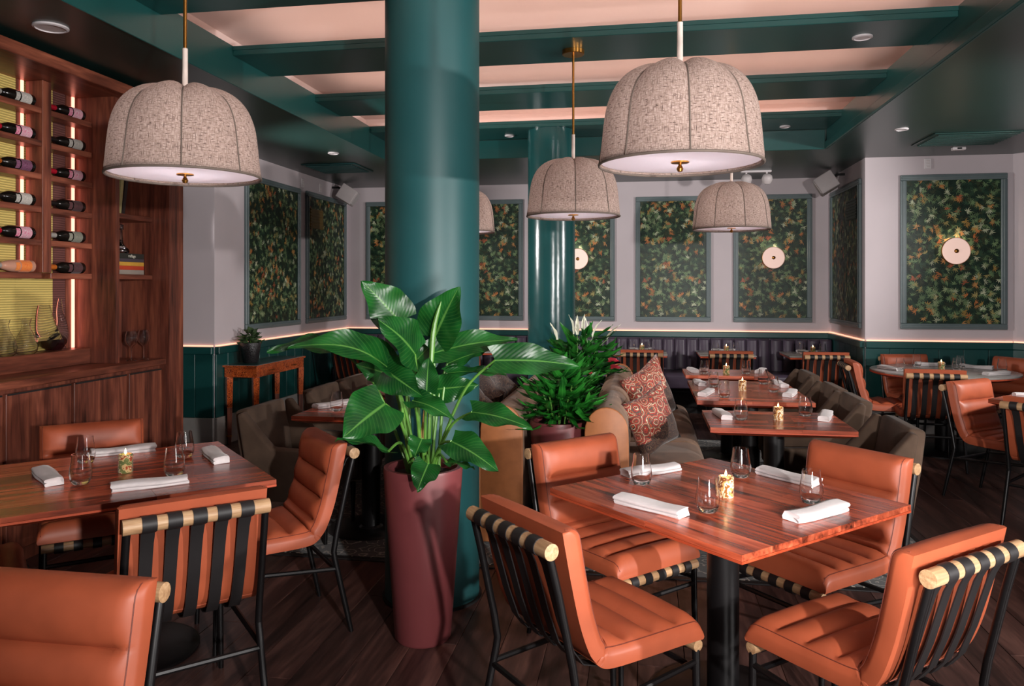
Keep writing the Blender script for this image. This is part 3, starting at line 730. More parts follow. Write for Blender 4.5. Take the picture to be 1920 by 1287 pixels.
def napkin(x, y, ang, label, i=0):
    o = part('napkin', nap_me[i % 4], None, (x, y, TZ), (0, 0, math.radians(ang-90))); tag(o, label, 'napkin', 'folded white napkins')
def candle(x, y, label, k=0):
    o = thing('tealight_holder', (x, y, TZ), 0, label, 'candle', 'stone tealight holders')
    part('holder', hold[k], o); part('wax', wax_me, o, (0, 0, .0662)); part('flame', flame_me, o, (0, 0, .0745))
for a in [(-.005, 3.08, 'tumbler standing before the rear left napkin on the front right table'), (.22, 2.738, 'tumbler nearest us on the front right table'),
          (.393, 3.259, 'tumbler at the far corner of the front right table, behind its candle'), (.596, 2.915, 'tumbler on the right side of the front right table')]: glass(*a)
candle(.302, 2.944, 'brown streaked stone candle holder in the middle of the front right table', 1)
napkin(.035, 3.268, 37, 'rolled napkin on the far left edge of the front right table', 0); napkin(.025, 2.735, -37, 'folded napkin on the near left edge of the front right table', 1)
napkin(.574, 3.243, -45, 'folded napkin on the far right edge of the front right table', 2); napkin(.583, 2.758, 42, 'folded napkin on the near right edge of the front right table', 3)
for a in [(-2.413, 3.035, 'rear left tumbler on the left table'), (-2.177, 2.712, 'front left tumbler on the left table'),
          (-2.052, 3.215, 'rear right tumbler on the left table'), (-1.891, 2.891, 'front right tumbler on the left table beside the long napkin')]: glass(*a)
candle(-2.13, 2.915, 'green and red veined candle holder on the left table', 0)
napkin(-2.362, 2.755, -40, 'thick napkin at the left end of the left table', 1); napkin(-1.883, 2.722, 39, 'long napkin on the near edge of the left table', 0)
napkin(-2.384, 3.25, 41, 'long napkin on the rear edge of the left table before a chair', 3); napkin(-1.908, 3.224, -46, 'napkin at the right end of the left table', 2)
SETS = {'nearest sofa table': ([(.562, 4.654, 'left'), (.958, 4.852, 'right')], (.776, 4.69, 1), [(.468, 4.769, 'left'), (1.06, 4.80, 'right')]),
        'doubled sofa table': ([(.54, 6.154, 'far left'), (.561, 5.574, 'near left'), (.945, 6.40, 'far right'), (.945, 5.916, 'near right')], (.732, 5.968, 1),
                               [(.446, 6.303, 'far left'), (.449, 5.718, 'near left'), (1.06, 6.309, 'far right'), (1.04, 5.79, 'near right')]),
        'farthest sofa table': ([(.541, 7.08, 'left'), (.904, 7.124, 'right')], (.728, 7.06, 0), [(.451, 7.244, 'left'), (1.05, 7.27, 'right')])}
for nm, (gs, cd_, ns) in SETS.items():
    for x, y, s in gs: glass(x, y, f'{s} tumbler on the {nm}')
    candle(cd_[0], cd_[1], f'tall stone candle holder on the {nm}', cd_[2])
    for i, (x, y, s) in enumerate(ns): napkin(x, y, 90+(-18 if i % 2 else 6), f'{s} napkin on the {nm}', i)
for nm, x in (('bench table above the sofa cushions', -.03), ('middle bench table', .95), ('right corner bench table', 1.92)):
    glass(x-.10, 9.42, f'left tumbler on the {nm}'); glass(x+.13, 9.42, f'right tumbler on the {nm}'); candle(x+.02, 9.40, f'little candle on the {nm}', 0)
    napkin(x, 9.54, 3, f'napkin behind the candle on the {nm}', 1)
for x, y, s in [(2.342, 7.632, 'leftmost tumbler on the round table'), (2.609, 8.02, 'tumbler left of the round table candle, toward the wall'),
                (2.866, 7.744, 'short looking tumbler right beside the round table candle'), (2.98, 7.97, 'tumbler at the back of the round table'),
                (3.24, 7.721, 'rightmost tumbler on the round table')]: glass(x, y, s)
candle(2.731, 7.74, 'green stone candle holder with starry flame on the round table', 0)
for i, (x, y, a, s) in enumerate([(2.28, 7.74, -70, 'napkin at the left rim of the round table'), (2.78, 8.17, 5, 'napkin at the wall side of the round table'),
                                  (3.13, 7.98, -35, 'napkin at the far right of the round table'), (3.07, 7.42, 30, 'napkin at the near right rim of the round table')]): napkin(x, y, a, s, i)
glass(-1.883, 4.573, 'tumbler on the table left of the front column'); napkin(-1.98, 4.74, 62, 'napkin on the table left of the front column', 2)
napkin(-1.97, 5.72, 60, 'napkin showing behind the heart-shaped leaf', 0); napkin(2.70, 5.93, 0, 'napkin on the table at the right picture edge', 1)
glass(-1.75, 5.9, 'tumbler on the table behind the heart-shaped leaf')
# ------------------------------------------------------------------ rug
o = thing('rug', (-.33, 6.0, 0), 0, 'black and cream patterned rug under the sofa tables', 'rug')
part('pile', box(-1.93, 1.93, -1.86, 1.86, .0005, .010, M['rug'], .003), o)
for a, b, c, d in ((-1.96, 1.96, -1.90, -1.861), (-1.96, 1.96, 1.861, 1.90), (-1.96, -1.931, -1.86, 1.86), (1.931, 1.96, -1.86, 1.86)):
    part('border', box(a, b, c, d, .0005, .008, M['strap'], .002), o)

# ------------------------------------------------------------------ back to back sofas, planter between them
def arch(w_, z0, z1, n=12):
    r = w_/2; zc = z1-r*1.15
    return [(-r, z0), (-r*1.02, (z0+zc)/2)]+[(-r*math.cos(PI*i/n), zc+r*1.15*math.sin(PI*i/n)) for i in range(n+1)]+[(r*1.04, (z0+zc)/2), (r, z0)]
def sofa(loc, rz, label):
    o = thing('sofa', loc, rz, label, 'sofa', 'back to back velvet sofas')
    L = 2.55; n = 3; s = L/n
    part('plinth', box(-.10, .50, -L/2+.04, L/2-.04, .0, .12, M['dark']), o)
    bk = prism([(x, z) for x, z in arch(.235, .12, .815)], 'y', .004, s-.004, M['velvet_sofa'], .02, 3)
    sc = prism([(.10, .125), (.545, .125), (.59, .20), (.605, .30), (.60, .40), (.565, .455), (.50, .475), (.10, .465)], 'y', .004, s-.004, M['velvet_sofa'], .022, 3)
    for i in range(n):
        part('back_cushion', bk, o, (0, -L/2+i*s, 0)); part('seat_cushion', sc, o, (0, -L/2+i*s, 0))
    ep = prism(arch(.25, .02, .825), 'y', -.022, 0, M['camel'], .006, 2)
    sp = prism([(.118, .05), (.54, .05), (.585, .20), (.60, .30), (.595, .40), (.56, .45), (.50, .465), (.118, .46)], 'y', -.022, 0, M['camel'], .006, 2)
    for yy in (-L/2-.001, L/2+.024):
        part('end_panel', ep, o, (0, yy, 0)); part('seat_side', sp, o, (0, yy, 0))
sofa((-.205, 5.74, .0102), 0, 'grey velvet sofa with rounded back facing the right tables')
sofa((-.815, 5.74, .0102), PI, 'velvet sofa facing left behind the plants, mostly in shadow')
def pillow(loc, rot, label, mats=('suzani', 'suzani_dark'), s=.40):
    n = 14; vs = []; fs = []
    for side in (1, -1):
        for i in range(n+1):
            for j in range(n+1):
                u = -1+2*i/n; v = -1+2*j/n; k = 1-.13*(1-abs(u)**1.6)*abs(v)**2-.0; k2 = 1-.13*(1-abs(v)**1.6)*abs(u)**2
                h = (1-u*u)**.55*(1-v*v)**.55*.085
                vs.append((u*s/2*k2, side*h+.004*math.sin(7*u+5*v), v*s/2*k))
    q = (n+1)**2
    for i in range(n):
        for j in range(n):
            a = i*(n+1)+j; fs.append((a, a+1, a+n+2, a+n+1)); fs.append((q+a, q+a+n+1, q+a+n+2, q+a+1))
    me = mesh(vs, fs, M[mats[0]]); bm = bmesh.new(); bm.from_mesh(me); bmesh.ops.remove_doubles(bm, verts=bm.verts, dist=.0012); bmesh.ops.recalc_face_normals(bm, faces=bm.faces); bm.to_mesh(me); bm.free()
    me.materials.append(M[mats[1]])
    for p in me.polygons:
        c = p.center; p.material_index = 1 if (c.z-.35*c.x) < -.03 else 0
        p.use_smooth = True
    o = part('throw_pillow', me, None, loc, rot); tag(o, label, 'cushion', 'floral throw pillows')
    return o
# pillow faces local -y; rotated to look toward +x and us, leaning on the back
pillow((.055, 5.0, .67), (math.radians(-10), math.radians(-18), math.radians(48)), 'red floral throw pillow nearest us on the grey sofa', s=.40)
pillow((.05, 5.72, .735), (math.radians(-10), math.radians(-22), math.radians(52)), 'red floral throw pillow farther back on the grey sofa', s=.46)
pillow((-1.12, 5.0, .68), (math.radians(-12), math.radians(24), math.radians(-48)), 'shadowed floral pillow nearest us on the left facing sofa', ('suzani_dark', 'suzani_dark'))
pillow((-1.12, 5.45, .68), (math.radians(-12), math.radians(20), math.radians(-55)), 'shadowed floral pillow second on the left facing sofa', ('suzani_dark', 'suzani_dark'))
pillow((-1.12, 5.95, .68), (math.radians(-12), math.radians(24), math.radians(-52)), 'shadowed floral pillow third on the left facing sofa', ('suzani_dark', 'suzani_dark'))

# ------------------------------------------------------------------ purple bench along the back wall
o = thing('banquette', (0, 0, 0), 0, 'long purple leather bench with upright channels along the back wall', 'bench')
part('plinth', box(-3.95, 2.2, 9.55, 10.04, 0, .30, M['dark']), o)
part('seat', prism([(9.44, .305), (9.90, .305), (9.90, .49), (9.47, .49), (9.44, .46)], 'x', -3.95, 2.2, M['purple'], .02, 3), o)
ch = MB()
cs = []
for i in range(9):
    a = PI*i/8; cs.append((-.0715*math.cos(a), -.055*math.sin(a)**.6))
vs = [(x, y, .49) for x, y in cs]+[(x, y, .86) for x, y in cs]+[(x, y*.5+.012, .884) for x, y in cs]; n = 9
fs = [(k, k+1, n+k+1, n+k) for k in range(n-1)]+[(n+k, n+k+1, 2*n+k+1, 2*n+k) for k in range(n-1)]+[tuple(range(2*n, 3*n))]+[tuple(range(n-1, -1, -1)), (0, n, 2*n, 3*n-1, 2*n-1, n-1)]
chm = mesh(vs, fs, M['purple'], ang=50)
x = -3.87
while x < 2.2:
    part('channel', chm, o, (x, 9.955, 0)); x += .1445
part('back_board', box(-3.95, 2.2, 9.956, 10.045, .49, .884, M['purple']), o)

# ------------------------------------------------------------------ wine cabinet wall
def base_unit(y0, y1, label):
    o = thing('base_cabinet', (-3.38, (y0+y1)/2, 0), 0, label, 'cabinet', 'walnut base cabinets')
    h = (y1-y0)/2
    part('carcass', box(-.40, -.022, -h+.001, h-.001, .0, .968, M['walnut']), o)
    d = part('door', box(-.0215, 0, -h+.012, h-.012, .08, .945, M['walnut'], .003), o)
    part('finger_pull', box(.0005, .006, -h+.02, h-.02, .935, .944, M['dark']), d)
for a, b, l in ((3.133, 3.64, 'walnut base cabinet at the left picture edge'), (3.64, 4.147, 'walnut base cabinet under the carafes'),
                (4.147, 4.654, 'walnut base cabinet behind the left table chair'), (4.654, 5.028, 'walnut base cabinet at the far end under the wine glasses')): base_unit(a, b, l)
o = thing('counter', (-3.35, 3.0, 0), 0, 'dark walnut worktop running along the wine cabinet', 'worktop')
part('slab', box(-.40, 0, 0, 2.028, .97, 1.015, M['walnut_y'], .006), o)
part('riser', box(-.40, -.28, 0, 1.62, 1.0155, 1.118, M['walnut_y'], .004), o)
o = thing('wine_rack', (0, 0, 0), 0, 'tall walnut wine rack with lit shelves and gold ribbed back', 'shelf unit')
SH = [1.611, 1.813, 2.015, 2.217, 2.418, 2.62]
part('back_panel', box(-3.80, -3.765, 3.0, 4.62, 1.12, 2.79, M['walnut']), o)
part('gold_panel', box(-3.764, -3.75, 3.0, 4.12, 1.12, 2.789, M['gold_rib']), o)
part('gold_panel', box(-3.764, -3.75, 4.121, 4.42, 1.12, 2.789, M['gold_rib']), o)
part('plum_panel', box(-3.764, -3.75, 4.421, 4.53, 1.12, 2.789, M['plum_rib']), o)
part('strip_board', box(-3.764, -3.745, 4.531, 4.618, 1.12, 2.789, M['walnut']), o)
part('strip_board', box(-3.7495, -3.742, 4.122, 4.178, 1.63, 2.789, M['walnut']), o)
part('led_strip', box(-3.7415, -3.735, 4.148, 4.168, 1.63, 2.788, M['led_shelf']), o)
part('led_strip', box(-3.7445, -3.737, 4.578, 4.60, 1.12, 2.788, M['led_shelf']), o)
part('divider', box(-3.734, -3.615, 4.18, 4.252, 1.612, 2.789, M['walnut'], .002), o)
for z in SH:
    part('shelf', box(-3.734, -3.62, 3.0, 4.179, z-.036, z, M['walnut_y'], .002), o)
    part('shelf', box(-3.734, -3.62, 4.253, 4.618, z-.036, z, M['walnut_y'], .002), o)
part('side_panel', box(-3.80, -3.45, 4.62, 4.66, 1.016, 2.789, M['walnut']), o)
part('header', box(-3.80, -3.34, 3.0, 5.03, 2.79, 2.83, M['walnut_y']), o)
part('header_lip', box(-3.339, -3.31, 3.0, 5.03, 2.775, 2.845, M['walnut_y'], .004), o)
o = thing('display_niche', (0, 0, 0), 0, 'narrow walnut display niche at the end of the wine rack', 'shelf unit')
part('back_panel', box(-3.80, -3.70, 4.661, 5.03, 1.016, 2.789, M['walnut']), o)
for z in (1.61, 2.02): part('shelf', box(-3.699, -3.46, 4.661, 5.029, z-.035, z, M['walnut_y'], .003), o)
part('end_post', box(-3.80, -3.33, 5.031, 5.20, 0, 2.87, M['walnut']), o)

def bottle_mesh(body_mat, sh=1.0):
    pr = [(0, 0), (.030, 0), (.0365, .006), (.037, .012), (.037, .165*sh), (.034, .19*sh), (.022, .222), (.0145, .24), (.0138, .285), (.0155, .286), (.0155, .298), (0, .299)]
    return MB().lathe(pr, 24).me(body_mat)
def band(r, z0, z1, mat, half=75, n=14):
    vs = []; fs = []
    for i in range(n+1):
        a = math.radians(-half+2*half*i/n)
        for rr_ in (r, r+.0006):
            for z in (z0, z1): vs.append((rr_*math.cos(a), rr_*math.sin(a), z))
    for i in range(n):
        a = 4*i; b = a+4
        fs += [(a, b, b+1, a+1), (a+2, a+3, b+3, b+2), (a, a+2, b+2, b), (a+1, b+1, b+3, a+3)]
    fs += [(0, 1, 3, 2), (4*n, 4*n+2, 4*n+3, 4*n+1)]
    return mesh(vs, fs, mat)
bdark = bottle_mesh(M['bottle']); bpale = bottle_mesh(M['bottle_pale'], .9)
caps = {k: MB().lathe([(0, .3), (.0162, .2995), (.0162, .24), (.0150, .232)], 20).me(plain('foil_'+k, c, .35, metal=.3)) for k, c in
        (('red', (190, 24, 48)), ('silver', (170, 166, 160)), ('black', (28, 24, 24)), ('orange', (206, 110, 40)))}
labs = {k: (band(.0372, .035, .115, label_mat('label_'+k, *c)), band(.0372, .125, .155, label_mat('neck_label_'+k, c[1], c[0]), 40)) for k, c in
        (('white', ((206, 200, 192), (150, 146, 140))), ('pink', ((214, 196, 200), (206, 40, 110))), ('purple', ((86, 30, 62), (140, 90, 120))),
         ('orange', ((226, 104, 40), (236, 150, 70))), ('dark', ((52, 34, 34), (96, 50, 56))), ('grey', ((120, 122, 108), (150, 150, 136))))}
def bottle(y, z, body, cap, lab, label):
    o = thing('wine_bottle', (-3.672, y, z+.0385), 0, label, 'bottle', 'wine bottles lying on the rack')
    R_ = (PI/2, math.radians(8), 0)
    me = part('bottle', body, o, rot=R_); part('capsule', caps[cap], o, rot=R_)
    part('label', labs[lab][0], o, rot=R_); part('neck_label', labs[lab][1], o, rot=R_)
LB = [('orange', 'purple'), ('red', 'pink'), ('black', 'white'), ('orange', 'purple'), ('red', 'pink'), ('silver', 'white')]
names_l = ['rose bottle with orange label on the lowest left shelf', 'red capped bottle with pink label on the second left shelf', 'dark bottle with plain white label on the third left shelf',
           'bottle with purple label on the fourth left shelf', 'red capped bottle with pink label on the fifth left shelf', 'silver capped white wine bottle on the top left shelf']
capl = ['silver', 'red', 'black', 'orange', 'red', 'silver']; labl = ['orange', 'pink', 'white', 'purple', 'pink', 'white']
for i, z in enumerate(SH): bottle(4.158, z, bpale if i == 0 else bdark, capl[i], labl[i], names_l[i])
capr = ['orange', 'silver', 'black', 'red', 'black', 'red']; labr = ['dark', 'grey', 'dark', 'pink', 'white', 'pink']
names_r = ['orange capped dark bottle on the lowest right shelf', 'bottle with grey label on the second right shelf', 'black bottle with dark label on the third right shelf',
           'red capped bottle on the fourth right shelf', 'black bottle with pale label on the fifth right shelf', 'red capped bottle on the top right shelf by the glowing strip']
for i, z in enumerate(SH): bottle(4.585, z, bdark, capr[i], labr[i], names_r[i])
def vessel(name, prof, loc, label, cat, wine=None, grp=None):
    inner = [(max(r-.0022, 0), z+(.0022 if k < len(prof)*.4 else 0)) for k, (r, z) in enumerate(prof)]
    o = thing(name, loc, 0, label, cat, grp)
    part('glass', MB().lathe(prof+inner[::-1], 28).me(M['glass']), o)
    if wine: part('wine', MB().lathe(wine, 28).me(M['wine']), o)
    return o
car = [(0, .001), (.045, 0), (.058, .012), (.066, .05), (.052, .10), (.026, .15), (.020, .18), (.030, .215)]
vessel('carafe', car, (-3.685, 3.97, 1.1182), 'leftmost clear carafe on the cabinet ledge', 'carafe', grp='clear glass carafes')
vessel('carafe', car, (-3.685, 4.13, 1.1182), 'clear carafe beside the decanter on the cabinet ledge', 'carafe', grp='clear glass carafes')
o = thing('wine_decanter', (-3.69, 4.36, 1.1182), 0, 'tall u-shaped glass decanter holding red wine', 'decanter')
U_ = catmull([(-.02, -.062, .29), (-.01, -.066, .20), (0, -.05, .10), (0, .0, .052), (0, .052, .09), (0, .062, .17), (0, .045, .25), (0, .050, .33)], 7)
rad = []
for i in range(len(U_)):
    t = i/(len(U_)-1); rad.append(.034+.036*math.sin(PI*min(1, t/.72))**1.2 if t < .45 else max(.011, .066-.075*((t-.45)/.55)**.8*.75))
rad = [min(r, max(.012, p.z-.001)) for r, p in zip(rad, U_)]
part('glass', MB().tube(U_, rad, 20, cap=False).me(M['glass']), o)
part('wine', MB().lathe([(0, .004), (.045, .006), (.064, .03), (.067, .062), (.064, .075), (0, .075)], 28).me(M['wine']), o)
gp = [(0, 0), (.034, 0), (.034, .003), (.006, .010), (.0035, .02), (.0035, .085), (.010, .098), (.032, .118), (.043, .145), (.040, .175), (.031, .205)]
for y, x, l in ((4.81, -3.47, 'left of the two stemmed wine glasses on the worktop'), (4.93, -3.46, 'right of the two stemmed wine glasses on the worktop')):
    vessel('wine_glass', gp, (x, y, 1.0152), l, 'wine glass', grp='stemmed wine glasses')
# books
def book(y0, y1, x0, x1, z0, z1, rgb, label, txt=None, tcol=(230, 226, 210)):
    o = thing('book', ((x0+x1)/2, (y0+y1)/2, z0), 0, label, 'book', 'books in the display niche')
    a, b, h = (x1-x0)/2, (y1-y0)/2, z1-z0; cm = plain('cover_'+str(rgb[0])+str(rgb[1]), rgb, .5)
    part('cover', MB().box(-a, a, -b, b, 0, .003).box(-a, a, -b, b, h-.003, h).box(a-.003, a, -b, b, .0031, h-.0031).me(cm), o)
    part('pages', box(-a+.004, a-.0035, -b+.003, b-.003, .0032, h-.0032, M['napkin']), o)
    if txt:
        cu = bpy.data.curves.new('t', 'FONT'); cu.body = txt; cu.size = h*.8; cu.align_x = 'CENTER'; cu.align_y = 'CENTER'; cu.extrude = .0004
        to = bpy.data.objects.new('t', cu); COL.objects.link(to); bpy.context.view_layer.update()
        me = bpy.data.meshes.new_from_object(to.evaluated_get(bpy.context.evaluated_depsgraph_get())); bpy.data.objects.remove(to)
        me.materials.clear(); me.materials.append(plain('ink_'+str(rgb[0]), tcol, .5)); part('title', me, o, (a+.0006, 0, h/2), (PI/2, 0, PI/2))
z = 1.6105
for h_, rgb, l, tx in ((.030, (150, 140, 130), 'pale grey book at the bottom of the niche stack', None), (.028, (186, 66, 38), 'red book second from the bottom of the niche stack', None),
                       (.026, (206, 156, 60), 'yellow book in the middle of the niche stack', None), (.022, (70, 62, 70), 'dark purple book second from the top of the niche stack', None), (.036, (40, 40, 36), 'black book lettered ruffage on top of the niche stack', 'ruffage')):
    book(4.70, 4.96, -3.66, -3.48, z, z+h_, rgb, l, tx); z += h_+.0004
vessel('spirit_decanter', [(0, .001), (.045, 0), (.060, .012), (.055, .03), (.022, .065), (.016, .12), (.013, .165), (.024, .17), (.020, .178), (.022, .20), (0, .208)], (-3.57, 4.83, z), 'faceted glass decanter standing on the book stack', 'decanter')
for i, (rgb, l) in enumerate((((30, 28, 26), 'black upright book at left on the top niche shelf'), ((170, 160, 110), 'pale upright book between two dark ones on the top niche shelf'), ((40, 30, 30), 'dark leaning book at right on the top niche shelf'))):
    o = thing('book', (-3.57, 4.685+i*.034, 2.0205), 0, l, 'book', 'books in the display niche'); t = math.radians(-4-3*i)
    cm = plain('upright_cover_%d' % i, rgb, .5)
    part('cover', MB().box(-.08, .08, -.014, -.011, 0, .27).box(-.08, .08, .011, .014, 0, .27).box(.077, .08, -.0109, .0109, 0, .27).me(cm), o, (0, 0, .002), (t, 0, 0))
    part('pages', box(-.076, .0765, -.0108, .0108, .004, .266, M['napkin']), o, (0, 0, .002), (t, 0, 0))

# ------------------------------------------------------------------ burl console with small plant
o = thing('console_table', (-3.80, 7.40, 0), 0, 'burl wood console table with dark tapered legs at the left wall', 'table')
part('top', box(-.185, .175, -.54, .54, .752, .77, M['burl'], .003), o); part('inset', box(-.16, .15, -.51, .51, .7702, .7725, M['teal']), o)
part('apron', box(-.17, .16, -.52, .52, .655, .7515, M['burl']), o)
for yy in (-.25, .25):
    d = part('drawer', box(.1605, .168, yy-.2, yy+.2, .668, .742, M['burl'], .002), o)
    part('handle', MB().tube([(.169, yy-.05, .705), (.183, yy-.05, .705), (.183, yy+.05, .705), (.169, yy+.05, .705)], .004, 8).me(M['brass']), d)
for sx in (-.14, .135):
    for sy in (-.49, .49):
        part('leg', MB().tube([(sx, sy, .654), (sx, sy, .36)], [.042, .034], 4).me(M['burl'], ang=20), o)
        l_ = part('leg_sock', MB().tube([(sx, sy, .3595), (sx, sy, .0)], [.034, .021], 4).me(M['walnut'], ang=20), o)
        part('ferrule', MB().tube([(sx, sy, .09), (sx, sy, .08)], .028, 8).me(M['brass']), l_)

# ------------------------------------------------------------------ pendant lamps
def shade_mesh():
    n = 96; prof = [(.302, 0), (.304, .02), (.300, .07), (.295, .13), (.288, .19), (.275, .24), (.252, .288), (.216, .328), (.168, .356), (.118, .371), (.068, .377), (.03, .378)]
    pts = catmull([(r, z, 0) for r, z in prof], 3); vs = []; fs = []; uv = []; m = len(pts)
    for j, p in enumerate(pts):
        f = j/(m-1); bul = math.sin(PI*min(1, f*1.02))**.8
        for i in range(n+1):
            a = 2*PI*i/n; l = abs(math.sin(4*a))**.7
            r = p.x*(1-.05*bul*(1-l)); z_ = p.y-.036*(1-l)*max(0, (f-.25)/.75)**1.2*(1 if f < .95 else .5)
            vs.append((r*math.cos(a), r*math.sin(a), z_)); uv.append((i/n, f*.3))
    for j in range(m-1):
        for i in range(n): a = j*(n+1)+i; fs.append((a, a+1, a+n+2, a+n+1))
    return mesh(vs, fs, M['linen'], ang=80, uvs=uv), pts
shm, shp = shade_mesh()
rib_pts = []
for j, p in enumerate(shp):
    f = j/(len(shp)-1); bul = math.sin(PI*min(1, f*1.02))**.8
    rib_pts.append((p.x*(1-.05*bul)+.0015, 0, p.y-.036*max(0, (f-.25)/.75)**1.2*(1 if f < .95 else .5)))
M['seam'] = plain('seam_tape', (96, 84, 76), .8)
rib = MB().tube(rib_pts, .0032, 6).me(M['seam'])
ring = MB().tube([(.303*math.cos(2*PI*i/64), .303*math.sin(2*PI*i/64), 0) for i in range(65)], .005, 6).me(M['seam'])
def pendant(x, y, top, label, rot=0):
    o = thing('pendant_lamp', (x, y, 1.985), math.radians(rot), label, 'lamp', 'domed linen pendant lamps')
    s = part('shade', shm, o)
    for k in range(8): part('rib', rib, s, rot=(0, 0, k*PI/4))
    part('hem', ring, s)
    part('diffuser', MB().lathe([(0, .012), (.296, .012), (.296, .018), (0, .018)], 64).me(M['diffuser']), o)
    k_ = part('finial', MB().lathe([(0, -.028), (.009, -.026), (.013, -.016), (.009, -.007), (.006, -.003), (.006, .004), (.034, .006), (.034, .011), (0, .0115)], 24).me(M['brass']), o)
    T = top-1.985
    part('sleeve', MB().lathe([(.011, .376), (.011, .535), (0, .535)], 16).me(M['sleeve']), o)
    part('rod', MB().tube([(0, 0, .536), (0, 0, T-.03)], .0075, 10).me(M['brass']), o)
    part('nut', MB().lathe([(0, .359), (.016, .361), (.016, .375), (0, .3755)], 16).me(M['brass']), o)
    part('canopy', MB().lathe([(0, T-.03), (.068, T-.03), (.072, T-.026), (.072, T-.0005), (0, T-.0005)], 28).me(M['brass']), o)
    for bx, by in ((.09, .02), (-.08, -.05), (0, .09)):
        d = bpy.data.lights.new('bulb', 'POINT'); d.energy = 3.4; d.color = (1, .92, .90); d.shadow_soft_size = .022
        b = bpy.data.objects.new('bulb', d); COL.objects.link(b); b.parent = o; b.location = (bx, by, .12)
pendant(-1.885, 2.957, 3.36, 'large domed linen pendant hanging over the left table', 30)
pendant(.138, 2.975, 3.36, 'large domed linen pendant hanging over the front right table', 4)
pendant(-.448, 5.05, 3.07, 'medium looking linen pendant hanging before the far column', 8)
pendant(.70, 6.40, 3.07, 'smallest looking linen pendant over the sofa tables', 14)
pendant(-1.53, 6.35, 3.07, 'linen pendant peeking out from behind the front column', 0)
# ------------------------------------------------------------------ plants
def leaf_mesh(P0, P1, hw, n, sag, fold, mat, wave=.012, seed=0, heart=.10, nv=16, nu=8, maxpos=.62):
    P0 = Vector(P0); P1 = Vector(P1); n = Vector(n).normalized(); t = (P1-P0); L = t.length; t.normalize()
    s = t.cross(n).normalized(); n = s.cross(t).normalized(); vs = []; fs = []; uv = []
    for i in range(nv+1):
        v = i/nv
        w_ = hw*max(.0, math.sin(PI*min(1, (.10+.90*v)**maxpos)))**.85 if v < 1 else 0
        if i == nv: w_ = .0006
        for j in range(nu+1):
            u = -1+2*j/nu; back = heart*L*abs(u)**1.3*(1-v)**5
            wv = wave*math.sin(v*13+seed+u*1.2)*abs(u)**2
            p = P0+t*(v*L-back)+s*(u*w_)+n*(sag*L*math.sin(PI*v)**1.0-sag*.6*L*v*v+fold*abs(u)**1.3*w_+wv)
            vs.append(p); uv.append((.5+u*.5, v))
    for i in range(nv):
        for j in range(nu): a = i*(nu+1)+j; fs.append((a, a+1, a+nu+2, a+nu+1))
    return mesh(vs, fs, mat, ang=80, uvs=uv)
def pot(o, h, rt, rb, mat, soil=True):
    part('pot', MB().lathe([(0, 0), (rb-.01, 0), (rb, .012), (rt, h-.012), (rt-.003, h), (rt-.022, h), (rt-.026, h-.05), (0, h-.05)], 48).me(mat), o)
    if soil: part('soil', MB().lathe([(0, h-.03), (rt*.5, h-.028), (rt-.03, h-.036), (rt-.03, h-.048), (0, h-.048)], 28).me(M['soil']), o)
PX, PY = -.943, 3.255
ph = thing('potted_philodendron', (PX, PY, 0), 0, 'tall plum pot with a big leafed philodendron before the front column', 'potted plant')
pot(ph, .745, .172, .122, M['pot'])
